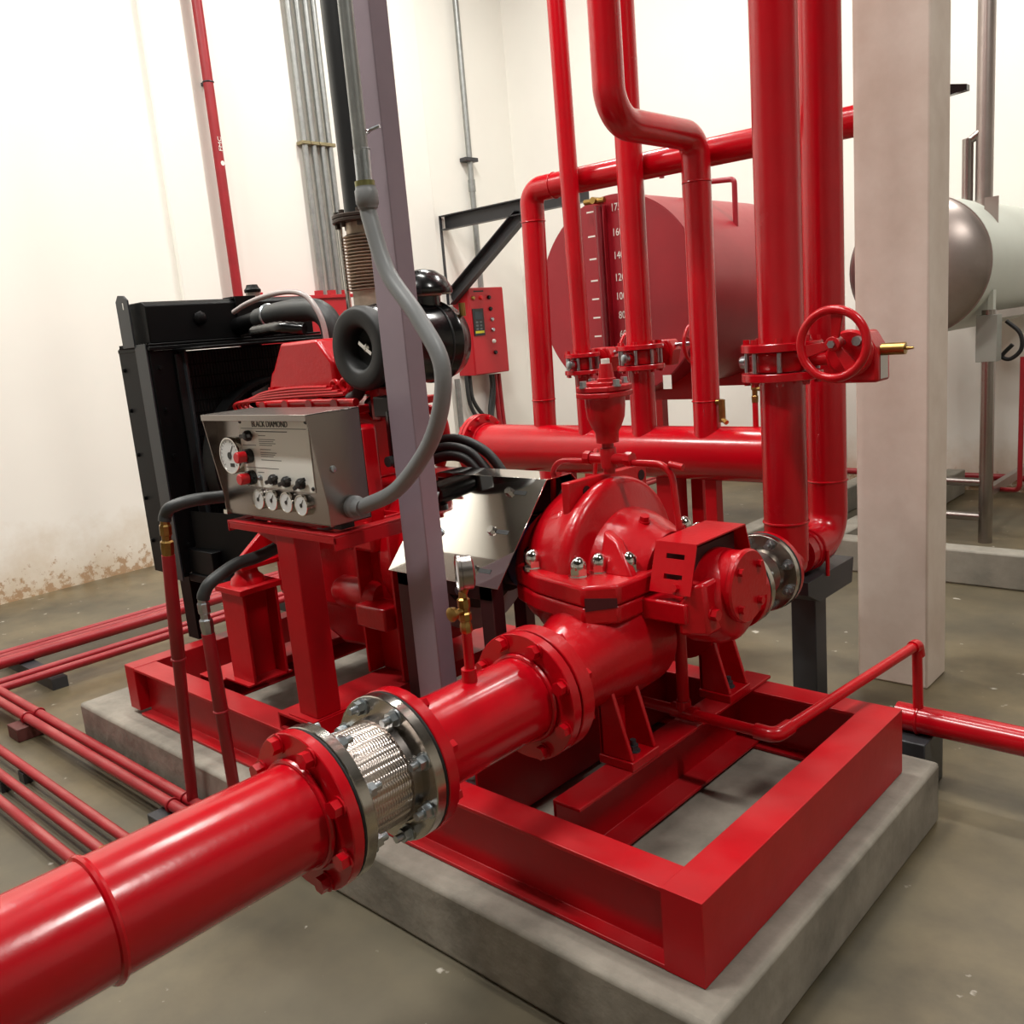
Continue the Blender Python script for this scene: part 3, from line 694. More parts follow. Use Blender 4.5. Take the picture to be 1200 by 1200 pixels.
r1.part('pipe', MB().cyl((RX[0], TY-.04, 1.02), (RX[0]-.005, TY, TZ-.17), .0665, n=40).cyl((RX[0]+.17, TY, TZ), (-1.60, TY+.07, TZ), .0665, n=40), RED)
r1.part('elbow', MB().tube([(RX[0]-.005, TY, TZ-.172), (RX[0]-.005, TY, TZ), (RX[0]+.172, TY, TZ)], .067, 40, .165, 16), RED)
r1.part('far_elbow', MB().tube([(-1.62, TY+.07, TZ), (-1.38, TY+.075, TZ), (-1.38, TY+.075, ZC-.002)], .0665, 32, .15, 10), RED)
r1.part('weld_ring', MB().torus((RX[0]-.005, TY, TZ-.17), (0, 0, 1), .067, .004, 40, 8), RED)
r1.part('weld_ring', MB().torus((RX[0]+.17, TY, TZ), (1, 0, 0), .067, .004, 40, 8), RED)
r1.part('weld_ring', MB().torus((RX[0], TY-.035, 1.215), (0, 0, 1), .067, .004, 40, 8), RED)
r4 = Thing('elbow_pipe', 'red riser pipe with top elbow turning toward the viewer, right on the header', 'pipe', (RX[3], 3.965, 1.05))
r4.part('pipe', MB().cyl((RX[3], 3.965, 1.0), (RX[3], 3.965, 2.24), .067, n=40), RED)
r4.part('elbow', MB().tube([(RX[3], 3.965, 2.238), (RX[3], 3.965, 2.445), (RX[3], 3.6, 2.445), (RX[3], 3.3, 2.445), (RX[3], 3.3, ZC-.002)], .0675, 40, .2, 16), RED)
r4.part('weld_ring', MB().torus((RX[3], 3.965, 2.24), (0, 0, 1), .0675, .004, 40, 8), RED)
r4.part('weld_ring', MB().torus((RX[3], 3.965, 1.205), (0, 0, 1), .0675, .004, 40, 8), RED)
r4.part('drain_cock', MB().cyl((RX[3]+.065, 3.95, 1.2), (RX[3]+.10, 3.95, 1.2), .014, n=10).cyl((RX[3]+.095, 3.95, 1.21), (RX[3]+.095, 3.95, 1.10), .017, n=10).cyl((RX[3]+.09, 3.95, 1.12), (RX[3]+.13, 3.93, 1.10), .012, n=8), BRASS)

# ================================================================ tanks
TX, TYF, TZC, TR = -3.62, 5.0, 1.78, .65
tk = Thing('storage_tank', 'large horizontal red cylindrical diesel tank with level scale behind the pipes', 'tank', (TX, 5.8, 0))
tk.part('shell', MB().lathe([(0, TR-.004), (0, TR), (1.5, TR), (1.5, TR-.004)], (TX, TYF, TZC), (0, 1, 0), 96, True), REDT)
tk.part('front_end', MB().lathe([(0, 0), (0, TR-.006), (.012, TR-.003)], (TX, TYF-.004, TZC), (0, 1, 0), 96), REDT)
tk.part('back_end', MB().lathe([(0, TR-.002), (.0, 0)], (TX, TYF+1.5, TZC), (0, 1, 0), 96), REDT)
for y in (5.25, 6.2):
    for x in (-.5, .5):
        tk.part('leg', MB().box((TX+x-.04, y-.04, 0), (TX+x+.04, y+.04, TZC-.36)), REDF)
    tk.part('saddle', MB().box((TX-.55, y-.03, TZC-.7), (TX+.55, y+.03, TZC-.52)), REDF)
lv = tk.part('level_gauge_column', MB().box((TX-.11, TYF-.05, 1.22), (TX-.035, TYF-.006, 2.37)), REDT, bev=.003)
tk.part('sight_tube', MB().cyl((TX-.055, TYF-.075, 1.25), (TX-.055, TYF-.075, 2.36), .02, n=16), mat('sight_tube_red_glass', (120, 36, 44), .12), lv)
tk.part('gauge_cock', MB().cyl((TX-.16, TYF-.07, 2.40), (TX-.0, TYF-.07, 2.395), .018, n=10).cyl((TX-.075, TYF-.02, 2.4), (TX-.075, TYF-.1, 2.4), .022, n=10), BRASS, lv)
for i, (num, z) in enumerate((('1750', 2.345), ('1600', 2.19), ('1400', 2.045), ('1200', 1.905), ('1000', 1.785), ('800', 1.663), ('600', 1.54), ('400', 1.41))):
    tk.text('scale_number', num, .068, WHITE, (TX+.053, TYF-.007, z), (1, 0, 0), (0, 0, 1), lv, font_sx=.82)
    tk.part('scale_tick', MB().box((TX-.20, TYF-.006, z-.006), (TX-.14, TYF-.0045, z+.004)), WHITE, lv)
tk.part('vent_pipe', MB().tube([(TX+.12, 5.7, TZC+.62), (TX+.12, 5.7, TZC+.83), (TX-.06, 5.7, TZC+.83), (TX-.06, 5.7, TZC+.80)], .018, 12, .03).tube([(TX+.12, 5.7, TZC+.73), (TX+.5, 5.7, TZC+.70), (TX+.5, 5.7, TZC+.40)], .018, 12, .03), REDT)
tk.part('lifting_lug', MB().torus((TX, 5.2, TZC+.68), (1, 0, 0), .045, .009, 20, 8), REDT)
tk.part('lifting_lug', MB().torus((TX, 6.2, TZC+.68), (1, 0, 0), .045, .009, 20, 8), REDT)

WX, WYF, WZC, WR = -2.085, 6.1, 1.80, .43
SLV = mat('grey_tank_sleeve', (140, 140, 132), .45)
wt = Thing('storage_tank', 'horizontal pale tank with bare steel end, half hidden behind the pillar', 'tank', (WX, 7.0, 0))
wt.part('shell', MB().lathe([(0, WR-.004), (0, WR), (1.7, WR), (1.7, WR-.004)], (WX, WYF, WZC), (0, 1, 0), 80, True), TANKW)
wt.part('dished_end', MB().lathe([(-.17, 0), (-.165, .12), (-.15, .2), (-.12, .28), (-.08, .352), (-.04, .402), (-.01, .427), (0, .4305)], (WX, WYF, WZC), (0, 1, 0), 72), SSD, sharp=60)
wt.part('back_end', MB().lathe([(0, WR-.002), (.1, .25), (.12, 0)], (WX, WYF+1.7, WZC), (0, 1, 0), 72), TANKW)
wt.part('weld_seam', MB().torus((WX, WYF, WZC), (0, 1, 0), WR, .006, 64, 6), SSD)
for (x, y) in ((-1.72, 6.3), (-1.72, 7.45), (-2.42, 6.3), (-2.42, 7.45)):
    l = wt.part('leg', MB().cyl((x, y, 0), (x, y, 1.5), .042, n=24), SS)
    wt.part('leg_sleeve', MB().box((x-.062, y-.05, 1.18), (x+.062, y+.05, 1.47)), SLV, l, bev=.003)
    wt.part('leg_lug', MB().box((x+.0, y-.03, 1.44), (x+.03, y+.03, 1.62)), TANKW, l)
for z in (.17, .40):
    wt.part('rail', MB().cyl((-2.42, 6.3, z), (-1.72, 6.3, z), .028, n=16), SS)
wt.part('side_rail', MB().box((-1.74, 6.3, .30), (-1.70, 7.45, .36)), SSD)
wt.part('side_rail', MB().box((-1.74, 6.3, 1.44), (-1.70, 7.45, 1.49)), SSD)
wt.part('lifting_lug', MB().prism([(-1.80, 6.45, WZC+.28), (-1.80, 6.45, WZC+.39), (-1.72, 6.45, WZC+.39), (-1.72, 6.45, WZC+.18)], (0, .015, 0)), SSD)
wt.part('drain_hose', MB().tube([Vec(p) for p in ((-1.66, 6.45, 1.42), (-1.58, 6.45, 1.34), (-1.57, 6.45, 1.24), (-1.63, 6.45, 1.18), (-1.68, 6.45, 1.20), (-1.62, 6.45, 1.27))], .013, 10, spline=True, seg=6), RUB)
pd = Thing('filling_pipe', 'pair of stainless vertical pipes rising above the pale tank', 'pipe', (-1.85, 6.6, 2.2))
pd.part('pipe', MB().cyl((-1.85, 6.62, WZC+.33), (-1.85, 6.62, ZC-.002), .052, n=28), SSD)
pd.part('pipe', MB().cyl((-1.945, 6.6, WZC+.37), (-1.945, 6.6, 2.58), .034, n=24), SS)
pd.part('elbow_joint', MB().cyl((-1.945, 6.6, 2.56), (-1.85, 6.6, 2.62), .026, n=12), SS)
solo('wall_bracket', 'black angled bracket beside the pillar above the pale tank', 'bracket',
     MB().prism([(-1.92, 5.6, 2.75), (-1.92, 5.6, 2.48), (-1.87, 5.6, 2.5), (-1.80, 5.6, 2.68), (-1.66, 5.6, 2.69), (-1.66, 5.6, 2.72), (-1.80, 5.6, 2.75)], (0, .05, 0)), BLK, (-1.85, 5.6, 2.5))
dr = Thing('drain_pipe', 'thin red drain pipe dropping from the pale tank', 'pipe', (-1.55, 6.45, 0))
dr.part('pipe', MB().tube([(-1.56, 6.45, 1.19), (-1.56, 6.45, .33), (-1.75, 6.6, .30)], .016, 12, .05), REDP)
solo('wall_pipe', 'thin red pipe running low along the back wall', 'pipe',
     MB().tube([(-4.2, 7.93, .13), (7.9, 7.93, .13)], .028, 14), REDP, (-1, 7.93, .13))

# ================================================================ left wall fittings
LX = X0
fp = Thing('fire_pipe', 'slim red pipe with white print running up the left wall', 'pipe', (LX+.09, 4.27, 0))
fp.part('pipe', MB().cyl((LX+.09, 4.27, 0), (LX+.09, 4.27, ZC-.002), .041, n=24), REDP)
for k, z in enumerate((1.2, 3.8, 5.4)):
    fp.part('pipe_clip', MB().torus((LX+.09, 4.27, z), (0, 0, 1), .042, .006, 24, 8).box((LX+.001, 4.255, z-.012), (LX+.052, 4.285, z+.012)), DGREY)
def arc_print(z0, z1, a0, a1):
    m = MB(); n = 6
    for i in range(n):
        a, b = a0+(a1-a0)*i/n, a0+(a1-a0)*(i+1)/n
        c = lambda t, z, r: (LX+.09+r*math.cos(t), 4.27+r*math.sin(t), z)
        m.prism([c(a, z0, .0413), c(b, z0, .0413), c(b, z1, .0413), c(a, z1, .0413)], (.0004*math.cos(a), .0004*math.sin(a), 0))
    return m
fp.text('printed_mark', 'FMC', .048, WHITE, (LX+.09+.0422*math.cos(.12), 4.27+.0422*math.sin(.12), 3.32), (0, 0, 1), (math.sin(.12), -math.cos(.12), 0), font_sx=1.25)
fp.part('printed_dot', MB().lathe([(0, 0), (0, .019), (.0006, .019), (.0006, 0)], (LX+.09+.0412*math.cos(.12), 4.27+.0412*math.sin(.12), 3.17), (math.cos(.12), math.sin(.12), 0), 20), WHITE)
for i, y in enumerate((5.165, 5.26, 5.355, 5.44)):
    lab = ('galvanised wall conduit, leftmost of the four above the big red cabinet', 'galvanised wall conduit, second from left of the four above the big red cabinet',
           'galvanised wall conduit, third from left of the four above the big red cabinet', 'galvanised wall conduit, rightmost of the four above the big red cabinet')[i]
    c = Thing('wall_conduit', lab, 'conduit', (LX+.06, y, 2.08))
    c.part('tube', MB().cyl((LX+.06, y, 2.075), (LX+.06, y, ZC-.002), .027, n=16), GALV)
    c.part('strap', MB().box((LX+.001, y-.045, 3.40), (LX+.095, y+.045, 3.43)), BRASS if False else mat('strap_zinc', (150, 140, 110), .4, .8), bev=.004)
c = Thing('wall_conduit', 'galvanised conduit on the left wall feeding the small red panel', 'conduit', (LX+.06, 7.25, 2.11))
c.part('tube', MB().cyl((LX+.06, 7.25, 2.11), (LX+.06, 7.25, ZC-.002), .03, n=16), GALV)
c.part('coupling', MB().cyl((LX+.06, 7.25, 3.1), (LX+.06, 7.25, 3.22), .037, n=16), GALV)
c.part('strap', MB().box((LX+.001, 7.16, 3.40), (LX+.1, 7.34, 3.44)), DGREY, bev=.004)

pc = Thing('pump_controller', 'small red control panel with display and push buttons on the left wall', 'control panel', (LX+.1, 7.1, 1.17))
pcb = pc.part('housing', MB().box((LX+.001, 6.86, 1.19), (LX+.24, 7.39, 2.095)), REDCAB, bev=.006)
pc.part('door', MB().box((LX+.24, 6.865, 1.20), (LX+.252, 7.38, 2.085)), REDCAB, bev=.003)
fx = LX+.252
scn = pc.part('display', MB().box((fx, 6.885, 1.60), (fx+.012, 7.045, 1.88)), BLKM, bev=.003)
pc.part('screen', MB().box((fx+.012, 6.91, 1.77), (fx+.0135, 7.02, 1.85)), SCREEN, scn)
for j in range(3):
    for i in range(2): pc.part('key', MB().box((fx+.012, 6.915+.055*i, 1.73-.035*j), (fx+.015, 6.95+.055*i, 1.75-.035*j)), mat('grey_key', (90, 96, 98), .5) if (i+j) == 0 else D.materials['grey_key'], scn)
pc.part('yellow_label', MB().box((fx+.012, 6.90, 1.625), (fx+.0135, 7.03, 1.65)), YEL, scn)
def knob(T, p, r, m, par=None, h=.025, name='push_button'):
    return T.part(name, MB().lathe([(0, 0), (0, r), (h*.6, r), (h, r*.7), (h, 0)], p, (1, 0, 0), 14), m, par)
for i, (y, z, m) in enumerate(((6.91, 1.99, BRASS), (7.03, 1.99, REDB), (7.15, 1.99, BLK), (7.16, 1.87, BLK), (7.17, 1.76, ZINC), (7.17, 1.65, ZINC), (7.17, 1.53, WHITE), (7.18, 1.41, BLK))):
    knob(pc, (fx, y, z), .022, m)
pc.part('isolator_handle', MB().cyl((LX+.14, 7.39, 1.80), (LX+.14, 7.45, 1.80), .03, n=14), BLK)
pc.part('nameplate', MB().box((fx, 6.93, 2.05), (fx+.001, 7.08, 2.065)), INK)
ca = Thing('cable_bundle', 'looped grey and red cables hanging under the small red panel', 'cable', (LX+.1, 7.1, .7))
for k, (y0, y1, d, m) in enumerate(((6.86, 7.27, .56, RUBG), (6.91, 7.24, .48, RUBG), (7.30, 7.30, .0, REDP), (7.36, 7.36, 0, REDP))):
    if d: P = [Vec((LX+.1, y0, 1.19)), Vec((LX+.1, y0+.02, 1.17-d*.5)), Vec((LX+.1, y0+.16, 1.17-d*.9)), Vec((LX+.1, (y0+y1)/2+.08, 1.17-d)), Vec((LX+.1, y1-.06, 1.17-d*.75)), Vec((LX+.1, y1, 1.17-d*.3)), Vec((LX+.1, y1, 1.17))]
    else: P = [Vec((LX+.1, y0, 1.17)), Vec((LX+.1, y0+.01, .8)), Vec((LX+.1, y0+.05, .02))]
    ca.part('cable', MB().tube(P, .022 if d else .028, 10, spline=True, seg=8), m)
ca.part('conduit_leg', MB().cyl((LX+.08, 6.74, 0), (LX+.08, 6.74, 1.17), .03, n=14), GALV)

bk = Thing('cantilever_bracket', 'black steel cantilever bracket on the left wall under the top pipe', 'bracket', (LX, 6.8, 2.0))
bk.part('wall_angle', MB().box((LX+.001, 6.775, 1.92), (LX+.012, 6.805, 2.845)), DGREY)
bk.part('beam', MB().ibeam((LX+.012, 6.815, 2.772), (-5.2, 6.815, 2.772), .145, .08, .01, .009, kind='C', side=1), DGREY)
bk.part('brace', MB().ibeam((LX+.012, 6.815, 2.0), (-6.02, 6.815, 2.69), .14, .08, .01, .009, up=Vec((-.69, 0, 1.07)).normalized(), kind='C', side=1), DGREY)
rc = Thing('control_cabinet', 'big red control cabinet on the left wall behind the engine', 'cabinet', (LX+.15, 4.83, .5))
rcb = rc.part('housing', MB().box((LX+.001, 4.345, .5), (LX+.24, 5.34, 2.075)), REDCAB, bev=.006)
rc.part('door', MB().box((LX+.24, 4.36, .53), (LX+.255, 5.32, 2.03)), REDCAB, bev=.003)
rc.part('top_flange', MB().box((LX+.001, 4.325, 2.05), (LX+.27, 5.36, 2.08)), REDCAB, bev=.003)
for y in (4.38, 5.0, 5.14, 5.3):
    rc.part('lifting_eye', MB().box((LX+.2, y-.03, 2.08), (LX+.25, y+.03, 2.12)), REDCAB)

# ================================================================ floor pipe runs on the left
for i, (y, x1) in enumerate(((1.322, -2.6), (1.268, -2.6))):
    t = Thing('floor_pipe', ('red floor pipe along the plinth, nearer the plinth of the pair', 'red floor pipe along the plinth, outer one of the pair')[i], 'pipe', (-4, y, 0), None)
    t.part('pipe', MB().cyl((-6.9, y, .085), (x1, y, .085), .021, n=18), REDP)
    for x in (-4.36, -2.98): t.part('u_clip', MB().torus((x, y, .085), (1, 0, 0), .024, .0045, 20, 8), REDP)
for i, x in enumerate((-4.37, -2.985)):
    t = Thing('pipe_support', ('rusty dark channel block carrying the floor pipes left of the plinth', 'black channel block carrying the floor pipes beside the big suction pipe')[i], 'support', (x, 1.2, 0))
    t.part('channel', MB().box((x-.06, 1.20, 0), (x+.06, 1.365, .062)), DGREY if i else mat('rusty_red_block', (92, 44, 40), .6, var=.2), bev=.004)
lab5 = ('red floor pipe, farthest one of the run along the left wall', 'red floor pipe, second farthest of the run along the left wall', 'red floor pipe, middle one of the run along the left wall',
        'red floor pipe, second nearest of the run along the left wall', 'red floor pipe, nearest one of the run along the left wall')
for i, x in enumerate((-5.50, -5.425, -5.32, -4.985, -4.885)):
    t = Thing('floor_pipe', lab5[i], 'pipe', (x, 2.5, 0))
    r = (.02, .02, .032, .021, .021)[i]
    t.part('pipe', MB().cyl((x, -2.8, .09), (x, 7.6, .09), r, n=18), REDP)
for i, (x, y) in enumerate(((-5.28, 1.60), (-5.1, 3.05), (-5.2, 6.0))):
    b = MB().box((x-.42, y-.04, 0), (x+.42, y+.04, .058))
    solo('pipe_rest', ('dark steel strip under the left wall pipes near the frame edge', 'dark steel strip under the left wall pipes behind the brass fittings', 'dark steel strip under the left wall pipes far back')[i], 'support', b, DGREY, (x, y, 0))
labs = ('red floor pipe running out of frame lower left, nearest the pair', 'red floor pipe running out of frame lower left, middle of three', 'red floor pipe running out of frame lower left, outermost of three')
for i, (y, x1) in enumerate(((1.08, -2.6), (.995, -2.93), (.912, -2.93))):
    t = Thing('floor_pipe', labs[i], 'pipe', (-4, y, 0))
    t.part('pipe', MB().cyl((-6.9, y, .06), (x1, y, .06), .0185, n=18), REDP)
    if i: t.part('end_cap', MB().lathe([(0, 0), (0, .022), (.05, .022), (.055, .028), (.075, .028), (.075, 0)], (x1-.005, y, .06), (1, 0, 0), 10), BRASS)
    for k in range(3): t.part('pipe_shoe', MB().box((-6.4+1.25*k, y-.02, 0), (-6.34+1.25*k, y+.02, .044)), DGREY)

# ================================================================ drain loop and pipe at the right
dl = Thing('drain_pipe', 'thin red drain pipe looping from under the pump over the skid corner', 'pipe', (-1.1, 2.3, .45))
dl.part('pipe', MB().tube([(-1.66, 2.19, .452), (-1.128, 2.185, .452), (-1.0, 2.93, .505), (-1.0, 2.945, .27)], .0165, 16, .02, 5), REDC)
dl.part('tee', MB().cyl((-1.47, 2.19, .452), (-1.385, 2.19, .452), .023, n=16).cyl((-1.43, 2.19, .452), (-1.43, 2.19, .49), .023, n=16), REDC)
dl.part('branch', MB().cyl((-1.43, 2.19, .48), (-1.43, 2.19, .80), .0185, n=16), REDC)
dl.part('elbow_fitting', MB().tube([(-1.19, 2.186, .452), (-1.128, 2.185, .452), (-1.117, 2.25, .457)], .0225, 16, .03), REDC)
dl.part('elbow_fitting', MB().tube([(-1.004, 2.905, .503), (-1.0, 2.932, .505), (-1.0, 2.945, .465)], .021, 16, .02), REDC)
dn = Thing('drain_main', 'thick red drain pipe leaving the skid corner to the right', 'pipe', (-.5, 2.95, .24))
dn.part('pipe', MB().cyl((-1.07, 2.95, .235), (3.2, 2.95, .235), .046, n=28), RED)
dn.part('collar', MB().torus((-1.0, 2.95, .235), (1, 0, 0), .046, .006, 28, 8), RED)
ds = Thing('pipe_support', 'small grey block propping the thick drain pipe by the plinth', 'support', (-1.02, 2.95, 0))
ds.part('channel', MB().box((-1.09, 2.86, 0), (-.95, 3.04, .188)), DGREY, bev=.004)
ds2 = Thing('pipe_support', 'grey block propping the thick drain pipe out of frame right', 'support', (2, 2.95, 0))
ds2.part('channel', MB().box((1.93, 2.86, 0), (2.07, 3.04, .188)), DGREY, bev=.004)

# ================================================================ two hose drops left of the suction pipe
def drop(label, base, top, hose, fit):
    t = Thing('drain_hose', label, 'hose', base)
    b, u = Vec(base), Vec(top); d = (u-b)
    t.part('riser', MB().tube([b, b+d*.60, b+d*.605, u], [.019, .0205, .023, .021], 16), REDP)
    t.part('collar', MB().torus(b+d*.6, d, .021, .005, 20, 8), REDP)
    f = u
    fm = MB().lathe([(0, 0), (0, .02), (.02, .022), (.045, .022), (.05, .016), (.065, .016), (.07, .02), (.10, .02), (.105, .016), (.13, .0155), (.13, 0)], u, hose[1]-Vec(hose[0]) if False else d, 8)
    t.part('hose_fitting', fm, fit, sharp=25)
    t.part('hose', MB().tube([Vec(p) for p in hose], .0205, 14, spline=True, seg=8), RUBG)
    return t
drop('black hose curving down to a red riser with brass fitting, outer one', (-2.934, 1.322, .085), (-2.817, 1.325, 1.007),
     [(-2.803, 1.325, 1.12), (-2.80, 1.33, 1.14), (-2.775, 1.34, 1.165), (-2.745, 1.40, 1.178), (-2.735, 1.50, 1.172), (-2.73, 1.66, 1.16), (-2.74, 1.9, 1.14)], BRASS)
drop('black hose curving down to a red riser with zinc fitting, beside the panel post', (-2.638, 1.335, .10), (-2.640, 1.33, .765),
     [(-2.637, 1.33, .88), (-2.632, 1.335, .90), (-2.625, 1.36, .93), (-2.62, 1.45, .965), (-2.625, 1.54, .97), (-2.60, 1.66, 1.0), (-2.60, 1.9, 1.03)], ZINC)

# ================================================================ engine control panel on its stand
YF = 1.50
def F(x, z, dy=0.0): return Vec((x*.98684, YF-dy, 1.63+(z-1.63)*.98684))
XL, XR = -2.706, -2.13
cpn = Thing('engine_control_panel', 'stainless steel engine control panel box with gauges and red buttons', 'control panel', (-2.42, 1.56, 1.118))
bx = MB()
side = [(1.452, 1.449), (1.64, 1.45), (1.64, 1.12), (1.492, 1.12), (1.492, 1.18)]
for x0, x1 in ((XL, XL+.004), (XR-.004, XR)):
    bx.prism([(x0, y, z) for y, z in side], (x1-x0, 0, 0))
bx.prism([(XL, 1.452, 1.445), (XR, 1.452, 1.445), (XR, 1.64, 1.446), (XL, 1.64, 1.446)], (0, 0, .004))
bx.box((XL, 1.452, 1.43), (XR, 1.455, 1.447))
bx.box((XL, 1.636, 1.12), (XR, 1.64, 1.446))
bx.box((XL, YF, 1.12), (XR, 1.64, 1.124))
hs = cpn.part('housing', bx, SS, bev=.001)
fpn = cpn.part('front_panel', MB().box((XL+.003, YF, 1.122), (XR-.003, YF+.004, 1.445)), SS)
npl = cpn.part('nameplate', MB().prism([F(-2.594, 1.428), F(-2.22, 1.43), F(-2.225, 1.21), F(-2.598, 1.215)], (0, -.0025, 0)), PLATE)
cpn.text('panel_title', 'BLACK DIAMOND', .0265, INK, F(-2.42, 1.412, .0032), (1, 0, 0), (0, 0, 1), npl, font_sx=.9)
cpn.part('print_line', MB().prism([F(-2.50, 1.391), F(-2.33, 1.391), F(-2.33, 1.3885), F(-2.50, 1.3885)], (0, -.0031, 0)), INK, npl)
rw = MB()
for (z, x0, x1) in [(1.378, -2.49, -2.45), (1.366, -2.49, -2.40), (1.360, -2.49, -2.41), (1.354, -2.49, -2.40), (1.348, -2.49, -2.42), (1.335, -2.49, -2.43), (1.325, -2.49, -2.40), (1.319, -2.49, -2.41), (1.313, -2.49, -2.42), (1.302, -2.49, -2.38), (1.262, -2.52, -2.485), (1.40, -2.585, -2.23), (1.347, -2.585, -2.51), (1.276, -2.585, -2.40)]:
    rw.prism([F(x0, z), F(x1, z), F(x1, z-.0022), F(x0, z-.0022)], (0, -.0029, 0))
cpn.part('fine_print', rw, mat('grey_print', (110, 108, 104), .6), npl, kind='stuff')
for (x, z) in ((-2.585, 1.42), (-2.228, 1.42), (-2.232, 1.222), (-2.59, 1.222)):
    cpn.part('screw', MB().lathe([(0, 0), (0, .007), (.004, .005), (.004, 0)], F(x, z, .002), (0, -1, 0), 10), BLKM, npl)
def dial(x, z, r, dep, big=False):
    c = F(x, z)
    g = cpn.part('gauge', MB().lathe([(0, r*.9), (0, r), (dep*.8, r*1.03), (dep, r), (dep, r*.93), (dep*.9, r*.92)], c, (0, -1, 0), 32), CHR)
    cpn.part('dial', MB().cyl(c+Vec((0, -dep*.8, 0)), c+Vec((0, -dep*.92, 0)), r*.93, n=28), DIAL, g)
    cpn.part('needle', MB().cyl(c+Vec((0, -dep*.92, 0)), c+Vec((0, -dep*1.0, 0)), r*.2, n=12).prism([c+Vec((-.0015, -dep*.95, 0)), c+Vec((.0015, -dep*.95, 0)), c+Vec((r*.45, -dep*.95, r*.55)), c+Vec((r*.43, -dep*.95, r*.57))], (0, -.001, 0)), BLKM, g)
    if big:
        cpn.part('dial_window', MB().box(c+Vec((-r*.05, -dep*.95, -r*.62)), c+Vec((r*.38, -dep*.9, -r*.42))), BLKM, g)
        tk_ = MB()
        for k in range(17):
            a = math.radians(-40+260*k/16); d = Vec((math.cos(a), 0, math.sin(a)))
            tk_.bar(c+Vec((0, -dep*.925, 0))+d*r*.74, c+Vec((0, -dep*.925, 0))+d*r*.86, .002, .001)
        cpn.part('scale', tk_, INK, g, kind='stuff')
dial(-2.645, 1.312, .058, .022, True)
for i, (x, z) in enumerate(((-2.522, 1.175), (-2.447, 1.176), (-2.366, 1.175), (-2.288, 1.171))): dial(x, z, .0315, .016)
for (x, z) in ((-2.552, 1.312), (-2.552, 1.243)):
    c = F(x, z)
    b_ = cpn.part('push_button', MB().lathe([(0, 0), (0, .023), (.022, .023), (.024, .021), (.024, 0)], c, (0, -1, 0), 20), BLK)
    cpn.part('button_cap', MB().lathe([(.022, 0), (.022, .0175), (.05, .0175), (.053, .015), (.053, 0)], c, (0, -1, 0), 20), REDB, b_, label='red button cap')
def toggle(x, z, ang=0.0, name='rotary_switch'):
    c = F(x, z); d = Vec((math.cos(ang), 0, math.sin(ang)))
    m = MB().lathe([(0, 0), (0, .017), (.012, .017), (.02, .012), (.022, 0)], c, (0, -1, 0), 16)
    m.bar(c-d*.034+Vec((0, -.014, 0)), c+d*.034+Vec((0, -.014, 0)), .012, .009, up=(0, 1, 0))
    cpn.part(name, m, BLKM, bev=.002)
toggle(-2.543, 1.376, .05); toggle(-2.432, 1.241, .3); toggle(-2.362, 1.238, .3); toggle(-2.285, 1.236, .5)
cpn.part('indicator_lamp', MB().lathe([(0, 0), (0, .009), (.006, .009), (.014, .005), (.015, 0)], F(-2.507, 1.243), (0, -1, 0), 14), ZINC)
cpn.part('side_screw', MB().lathe([(0, 0), (0, .011), (.006, .009), (.008, 0)], (XR, 1.522, 1.285), (1, 0, 0), 14), ZINC, hs)
cpn.part('corner_catch', MB().box((XL-.012, 1.49, 1.118), (XL+.008, 1.505, 1.132)), CHR, hs)
cpn.part('corner_catch', MB().cyl((XL-.03, 1.56, 1.33), (XL, 1.56, 1.33), .018, n=16), CHR, hs)
ct = cpn.part('conduit_gland', MB().lathe([(0, 0), (0, .033), (.018, .034), (.024, .028), (.05, .026), (.05, 0)], (XR, 1.575, 1.165), (1, -.02, -.02), 24), PVC)

stn = Thing('panel_stand', 'red square tube stand carrying the engine control panel', 'stand', (-2.42, 1.6, .471))
stn.part('front_post', MB().box((-2.442, 1.498, .4745), (-2.342, 1.59, 1.09)), REDF, bev=.004)
stn.part('weld_plate', MB().box((-2.47, 1.475, .4715), (-2.335, 1.605, .4745)), REDF)
hp = MB().ibeam((-2.44, 1.93, .4715), (-2.44, 1.93, 1.06), .20, .14, .012, .010, up=(1, 0, 0))
stn.part('rear_post', hp, REDF, bev=.002)
fr = MB()
fr.box((XL, 1.49, 1.09), (XR+.01, 1.53, 1.097)); fr.box((XL, 1.49, 1.06), (XL+.006, 1.53, 1.09))
fr.box((XL+.01, 1.49, 1.07), (XR+.01, 1.496, 1.09))
fr.box((XL, 1.53, 1.09), (XL+.04, 1.9, 1.097)); fr.box((XR-.03, 1.53, 1.09), (XR+.01, 1.80, 1.097)); fr.box((XR+.004, 1.49, 1.05), (XR+.01, 1.80, 1.09))
fr.box((XL+.1, 1.53, 1.10), (XR-.1, 1.62, 1.1175))
stn.part('tray_frame', fr, REDF, bev=.0015)
stn.part('gusset', MB().prism([(XL+.02, 1.52, 1.09), (-2.44, 1.52, 1.09), (-2.44, 1.52, 1.02), (-2.48, 1.52, 1.03)], (0, .008, 0)), REDF)
stn.part('mounting_foot', MB().box((-2.2, 1.55, 1.097), (-2.165, 1.6, 1.1175)), BLKM)

